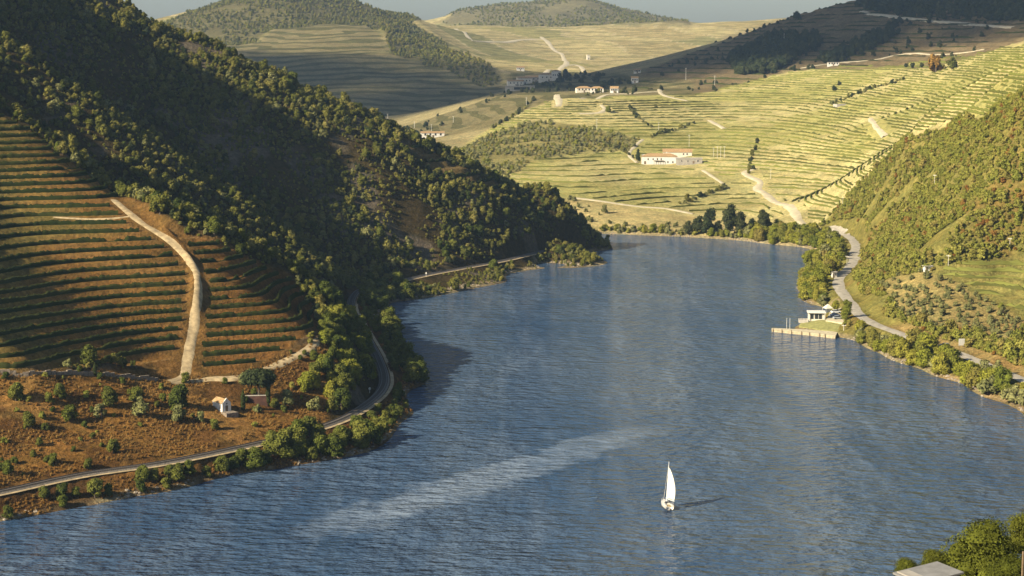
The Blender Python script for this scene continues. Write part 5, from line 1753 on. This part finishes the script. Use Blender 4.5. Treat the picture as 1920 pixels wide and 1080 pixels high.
def car(name, label, loc, rot, mat, group=None, estate=False):
    root = thing(name, label, 'car', loc, rot, group)
    L, W = 4.2, 1.7
    pro = [(-2.1, 0.35), (-2.1, 0.85), (-1.95, 0.98), (-1.0, 0.98), (1.0, 0.92), (1.9, 0.82), (2.1, 0.6), (2.1, 0.35)]
    n = len(pro)
    vs = [(x, -W / 2 * (0.96 if z > 0.9 else 1), z) for x, z in pro] + [(x, W / 2 * (0.96 if z > 0.9 else 1), z) for x, z in pro]
    MB().add(vs, [tuple(range(n - 1, -1, -1)), tuple(range(n, 2 * n))] + [(i, (i + 1) % n, n + (i + 1) % n, n + i) for i in range(n)]).build('body', mat, root)
    x0 = -2.0 if estate else -1.6
    gl = [(x0, 0.97), (x0 + 0.35, 1.42), (0.35, 1.44), (1.05, 0.93)]
    vs = [(x, s_ * (W / 2 - (0.10 if z < 1 else 0.22)), z) for s_ in (-1, 1) for x, z in gl]
    MB().add(vs, [(3, 2, 1, 0), (4, 5, 6, 7), (0, 1, 5, 4), (2, 3, 7, 6), (1, 2, 6, 5)]).build('glasshouse', 'pane', root)
    MB().box(x0 + 0.3, 0.4, -W / 2 + 0.2, W / 2 - 0.2, 1.425, 1.50).build('roof', mat, root)
    for x in (-1.3, 1.3):
        for y in (-W / 2 + 0.05, W / 2 - 0.05):
            wh = MB().tube([(x, y - 0.1, 0.32), (x, y + 0.1, 0.32)], [0.32, 0.32], 10).build('wheel', 'tyre', root)
    for y in (-0.6, 0.6):
        MB().box(2.04, 2.13, y - 0.18, y + 0.18, 0.60, 0.74).build('headlight', 'alu', root)
    return root


def on_lot(px, py, z):
    q_ = at_z(px, py, z)
    return (q_[0], q_[1], z)


car('parked_car', 'dark blue car parked nearest the cafe behind the quay', on_lot(1566, 593, 4.15), 0.25, 'car_blue', 'cars parked behind the quay')
car('parked_car', 'silver car parked between the dark blue car and the poplar', on_lot(1571, 598, 3.95), 0.2, 'car_silver', 'cars parked behind the quay')
car('parked_car', 'white car parked farthest back behind the quay', on_lot(1567, 587, 4.5), 0.3, 'car_white', 'cars parked behind the quay')
p = at_px(1770, 651)
car('roadside_car', 'silver estate car on the right-bank road by the white signboard', (p.x, p.y, float(gz(p.x, p.y)) + 0.16), math.radians(150), 'car_silver', None, True)

# flat concrete roof at the bottom right
c = at_y(1742, 1071, 186)
g = float(gz(np.array(c[0]), np.array(c[1])))
rh = thing('grey_roofed_hut', 'hut with a flat grey slab roof at the bottom edge below the bushy trees', 'hut', (c[0], c[1], g - 1.0), math.radians(24))
zt = c[2] - g + 1.0
MB().box(-2.5, 2.3, -1.9, 1.9, -1.0, zt - 0.2).build('wall', 'grey_wall', rh)
MB().add([(-2.8, -2.2, zt - 0.55), (2.6, -2.2, zt + 0.0), (2.6, 2.2, zt + 0.0), (-2.8, 2.2, zt - 0.55), (-2.8, -2.2, zt - 0.37), (2.6, -2.2, zt + 0.18), (2.6, 2.2, zt + 0.18), (-2.8, 2.2, zt - 0.37)],
         [(3, 2, 1, 0), (4, 5, 6, 7), (0, 1, 5, 4), (1, 2, 6, 5), (2, 3, 7, 6), (3, 0, 4, 7)]).build('roof_slab', 'slab', rh)
c = at_y(1917, 1062, 170)
g = float(gz(np.array(c[0]), np.array(c[1])))
o = MB().tube([(0, 0, -1), (0.03, 0, c[2] - g + 1.4)], [0.12, 0.1], 7).build('wooden_post', 'timber', None, False, (c[0], c[1], g))
tag(o, 'weathered wooden post at the bottom right corner', 'post')

# ------------------------------------------------------------------ poles and masts
POLES = [(987, 200, 17, 'pale pole on the skyline of the low ridge beside a small dark tree'), (1119, 241, 18, 'pale pole standing in the terraces below the hairpin lane'), (1235, 249, 20, 'pale pole on the hedge line above the farmhouse'),
         (1292, 278, 25, 'pale lattice pole behind the farmhouse store'), (1286, 151, 22, 'pale pole at the foot of the shaded hill'), (1340, 160, 18, 'pale pole right of the one at the foot of the shaded hill'),
         (1470, 84, 20, 'thin pale pole among the dark woods of the shaded hill'), (1338, 294, 17, 'leftmost of four pale posts in a row right of the farmhouse'), (1345, 297, 22, 'second of four pale posts in a row right of the farmhouse'),
         (1351, 297, 22, 'third of four pale posts in a row right of the farmhouse'), (1358, 296, 22, 'rightmost of four pale posts in a row right of the farmhouse'), (1445, 336, 18, 'pale pole beside the winding pale farm road'),
         (1580, 388, 18, 'pole at the corner of the right-hand scrub above the road'), (1752, 352, 25, 'pole half way up the scrubby right hillside'), (1778, 500, 22, 'pole at the top corner of the right-hand vines'),
         (1893, 472, 25, 'pole on the upper edge of the right-hand vines'), (1588, 497, 18, 'lamp pole by the road under the right-bank trees'), (1582, 620, 12, 'pole on the lawn behind the quay'),
         (727, 228, 14, 'left pole of three in the shaded side valley'), (777, 240, 12, 'middle pole of three in the shaded side valley'), (809, 246, 13, 'right pole of three in the shaded side valley'), (850, 230, 12, 'pole on the shaded slope above the side valley')]
for (x, y, hpx, lab) in POLES:
    p = at_px(x, y, 600)
    h = hpx / px_m(p)
    r = thing('power_pole', lab, 'pole', p, random.uniform(-0.5, 0.5), 'power poles')
    w = max(0.13, 0.00011 * p.y)
    MB().tube([(0, 0, -0.6), (0, 0, h)], [w, w * 0.65], 6).build('shaft', 'pole', r)
    MB().box(-0.9, 0.9, -w * 0.5, w * 0.5, h - 0.6, h - 0.42).build('crossarm', 'pole', r)
    for xx in (-0.8, 0.0, 0.8):
        MB().tube([(xx, 0, h - 0.42), (xx, 0, h - 0.15)], [0.07, 0.05], 5).build('insulator', 'white', r)
for (x, y, lab) in [(750, 527, 'left white railway marker by the far track'), (797, 518, 'right white railway marker by the far track'), (690, 738, 'white railway marker at the inside of the near bend'), (1045, 467, 'white railway marker near the wooded point')]:
    p = at_z(x, y, RAIL_Z + 0.1)
    r = thing('rail_marker', lab, 'marker', (p[0] + 0.5, p[1] + 1.2, RAIL_Z - 0.2), 0, 'railway markers')
    MB().tube([(0, 0, -0.4), (0, 0, 1.7)], [0.06, 0.06], 6).build('post', 'alu', r)
    MB().tube([(0, -0.05, 1.8), (0, 0.05, 1.8)], [0.42, 0.42], 12).build('disc', 'white', r)

# ------------------------------------------------------------------ sailing boat
q = at_z(1250, 951, 0.0)
bt = thing('sailing_boat', 'white sailing boat under mainsail alone on the open river', 'sailboat', (q[0], q[1], 0), math.radians(97))
bt.rotation_euler = (math.radians(3.0), 0, math.radians(97))
sec = [(-4.1, 0.98, 0.95, 0.62), (-3.0, 1.28, 0.92, 0.85), (-1.5, 1.48, 0.92, 1.0), (0.0, 1.5, 0.95, 1.0), (1.5, 1.3, 1.02, 0.85), (2.8, 0.85, 1.12, 0.5), (3.7, 0.38, 1.2, 0.18), (4.3, 0.03, 1.28, 0.01)]


def hull_rings(levels):
    V = []
    for (x, hb, fb, wl_) in sec:
        for (k, zz) in levels:
            V.append((x - (0.25 if zz < 0 and x > 3 else 0), (hb * k[0] + wl_ * k[1]), fb * zz if zz > 0 else zz))
    return V


def loft(levels):
    ring = []
    for (x, hb, fb, wl_) in sec:
        half = [(x, hb * a + wl_ * b_, fb * c_z + d_z) for (a, b_, c_z, d_z) in levels]
        ring.append(half + [(x_, -y_, z_) for x_, y_, z_ in half[::-1]])
    n = len(ring[0])
    vs = [v for r_ in ring for v in r_]
    fs = []
    for i in range(len(ring) - 1):
        for j in range(n - 1):
            fs.append((i * n + j, i * n + j + 1, (i + 1) * n + j + 1, (i + 1) * n + j))
    fs.append(tuple(range(n)))
    return vs, fs


vs, fs = loft([(1, 0, 1, 0), (0.75, 0.25, 0.55, 0), (0, 1, 0, 0.18)])
MB().add(vs, fs).build('hull', 'hull', bt, True)
vs, fs = loft([(0, 0.995, 0, 0.175), (0, 0.9, 0, -0.1), (0, 0.35, 0, -0.45)])
MB().add(vs, fs).build('bottom', 'boot', bt, True)
dk = [(x, s_ * hb * 0.97, fb + 0.015) for s_ in (1, -1) for (x, hb, fb, _) in sec]
ns = len(sec)
MB().add(dk, [(i, i + 1, ns + i + 1, ns + i) for i in range(ns - 1)]).build('deck', 'hull', bt)
MB().add([(-1.0, -0.8, 0.96), (2.2, -0.5, 1.02), (2.2, 0.5, 1.02), (-1.0, 0.8, 0.96), (-0.9, -0.65, 1.42), (1.5, -0.42, 1.36), (1.5, 0.42, 1.36), (-0.9, 0.65, 1.42)],
         [(4, 5, 6, 7), (0, 1, 5, 4), (1, 2, 6, 5), (2, 3, 7, 6), (3, 0, 4, 7)]).build('cabin', 'hull', bt)
for s_ in (-1, 1):
    MB().add([(-0.6, s_ * 0.775, 1.08), (1.1, s_ * 0.60, 1.12), (1.1, s_ * 0.55, 1.26), (-0.6, s_ * 0.70, 1.28)], [(0, 1, 2, 3)] if s_ < 0 else [(3, 2, 1, 0)]).build('cabin_window', 'pane', bt)
MB().box(-3.4, -1.15, -0.62, 0.62, 0.95, 0.975).build('cockpit_floor', 'teak', bt)
for s_ in (-1, 1):
    MB().box(-3.5, -1.1, s_ * 0.95 - 0.22, s_ * 0.95 + 0.22, 0.95, 1.22).build('cockpit_bench', 'hull', bt)
MB().add([(-1.2, -0.75, 1.2), (-0.75, -0.75, 1.42), (-0.75, 0.75, 1.42), (-1.2, 0.75, 1.2), (-1.25, -0.7, 1.85), (-0.8, -0.7, 1.75), (-0.8, 0.7, 1.75), (-1.25, 0.7, 1.85)],
         [(4, 5, 6, 7), (1, 2, 6, 5), (0, 1, 5, 4), (2, 3, 7, 6)]).build('spray_hood', 'navy', bt)
MB().tube([(0.75, 0, 0.9), (0.70, 0, 6.5), (0.60, 0, 12.1)], [0.10, 0.085, 0.06], 8).build('mast', 'alu', bt)
BA = math.radians(24)           # the boom is let out to the right
bx_, by_ = -math.cos(BA), -math.sin(BA)
MB().tube([(0.7, 0, 2.15), (0.7 + bx_ * 3.5, by_ * 3.5, 2.2)], [0.08, 0.07], 7).build('boom', 'alu', bt)
vs, fs = [], []
NUc, NVc = 8, 14
for j in range(NVc + 1):
    t = j / NVc
    foot = 3.3 * (1 - t) ** 0.62 * (1 + 0.28 * math.sin(math.pi * t))
    for i in range(NUc + 1):
        a = i / NUc
        belly = 0.75 * math.sin(math.pi * a) * math.sin(math.pi * min(1, t * 0.8 + 0.15))
        tw = BA + 0.22 * t
        dx_, dy_ = -math.cos(tw), -math.sin(tw)
        vs.append((0.66 - 0.05 * t + dx_ * foot * a - dy_ * belly * -1.0 * 0.0 + math.sin(tw) * belly * 0.6, dy_ * foot * a - math.cos(tw) * belly, 2.3 + t * 8.3))
for j in range(NVc):
    for i in range(NUc):
        k_ = j * (NUc + 1) + i
        fs.append((k_, k_ + 1, k_ + NUc + 2, k_ + NUc + 1))
sl_o = MB().add(vs, fs).build('mainsail', 'sail', bt, True)
md = sl_o.modifiers.new('cloth', 'SOLIDIFY'); md.thickness = 0.02
for t in (0.28, 0.52, 0.75):
    j = int(t * NVc); a0_ = vs[j * (NUc + 1) + 4]; a1_ = vs[j * (NUc + 1) + NUc]
    MB().tube([a0_, a1_], [0.02, 0.02], 4).build('batten', 'alu', sl_o)
MB().tube([(4.2, 0, 1.3), (0.62, 0, 11.4)], [0.05, 0.05], 6).build('furled_jib', 'sail', bt)
for s_ in (-1, 1):
    MB().tube([(0.3, s_ * 1.42, 0.95), (0.66, 0, 8.5)], [0.012, 0.012], 4).build('shroud', 'dark_metal', bt)
MB().tube([(-4.1, 0, 0.95), (0.6, 0, 12.0)], [0.012, 0.012], 4).build('backstay', 'dark_metal', bt)
for s_ in (-1, 1):
    mb = MB()
    prev = None
    for (x, hb, fb, _) in sec[:-1]:
        mb.tube([(x, s_ * hb * 0.95, fb), (x, s_ * hb * 0.95, fb + 0.6)], [0.02, 0.02], 4)
        if prev:
            mb.tube([prev, (x, s_ * hb * 0.95, fb + 0.6)], [0.015, 0.015], 4)
        prev = (x, s_ * hb * 0.95, fb + 0.6)
    mb.build('guard_rail', 'alu', bt)
MB().box(-4.35, -4.05, -0.04, 0.04, -0.6, 0.7).build('rudder', 'boot', bt)

# ------------------------------------------------------------------ rocks on the water's edge
rk = []
for k_ in range(3):
    r2 = np.random.default_rng(500 + k_)
    V = SPH_V * (1 + r2.normal(0, 0.18, (len(SPH_V), 1))) * np.array([1, 0.8, 0.55])
    rk.append(mesh_from('shore_rock', V, [tuple(f) for f in SPH_F.tolist()], 'rock'))
P = scatter(((Z0 > -0.4) & (Z0 < 1.2) & (YY > 440) & (YY < 1250)).astype(float), (-200, 330, 440, 1250), 1.5, 41, None, 12.0, 0.0)
stuff_scatter('shore_stones', 'pale stones along the edge of the water', P, rng.uniform(0.25, 0.85, len(P)), rk, 11)

# ------------------------------------------------------------------ hazy air
hz = MB().box(-5200, 5200, -60, 8200, -16, 420).build('haze', None)
hm, hnt, hout = new_mat('haze_air')
pv = nd(hnt, 'ShaderNodeVolumePrincipled')
pv.inputs['Color'].default_value = (0.50, 0.72, 1.0, 1)
pv.inputs['Density'].default_value = 0.000055
pv.inputs['Anisotropy'].default_value = 0.3
hnt.links.new(pv.outputs[0], hout.inputs['Volume'])
hz.data.materials.append(hm)
tag(hz, kind='stuff')

# ------------------------------------------------------------------ cloud street, high over the hills to the left; its shadow lies on the far slopes
def cloud(x, y, z, lx, ly, lz, seed):
    r2 = np.random.default_rng(seed)
    VS, FS, n = [], [], 0
    Vs, Fs = sphere_pts(8, 14)
    for k_ in range(26):
        t = r2.uniform(-1, 1); a = math.sqrt(max(0.05, 1 - t * t))
        c = np.array([t * lx, r2.uniform(-0.7, 0.7) * ly * a, abs(r2.normal(0, 0.35)) * lz])
        r_ = r2.uniform(0.22, 0.42) * ly * (0.45 + 0.55 * a)
        V = Vs * (1 + 0.10 * r2.normal(0, 1, (len(Vs), 1))) * r_ * np.array([1.25, 1.0, 0.6]) + c
        V[:, 2] = np.maximum(V[:, 2], -0.12 * lz)
        VS.append(V); FS.append(Fs + n); n += len(V)
    me_ = mesh_from('cloud', np.vstack(VS) + np.array([x, y, z]), np.vstack(FS), 'cloud', True)
    tag(link('cloud', me_), kind='structure')


M['cloud'], cnt, cout = new_mat('cloud_white')
cd = nd(cnt, 'ShaderNodeBsdfDiffuse'); cd.inputs[0].default_value = (0.86, 0.87, 0.89, 1)
ctr = nd(cnt, 'ShaderNodeBsdfTransparent'); cmx = nd(cnt, 'ShaderNodeMixShader'); cmx.inputs[0].default_value = 0.55
cnt.links.new(cd.outputs[0], cmx.inputs[1]); cnt.links.new(ctr.outputs[0], cmx.inputs[2]); cnt.links.new(cmx.outputs[0], cout.inputs[0])
CH = 2000.0
k_ = CH / math.tan(SUN_EL)
for (sx_, sy_, lx, ly, sd) in [(170, 2560, 620, 380, 1), (-620, 2780, 560, 380, 2), (900, 2640, 620, 520, 3)]:
    cloud(sx_ + SUN_DIR.x * k_, sy_ + SUN_DIR.y * k_, CH + 100, lx, ly, 160, sd)
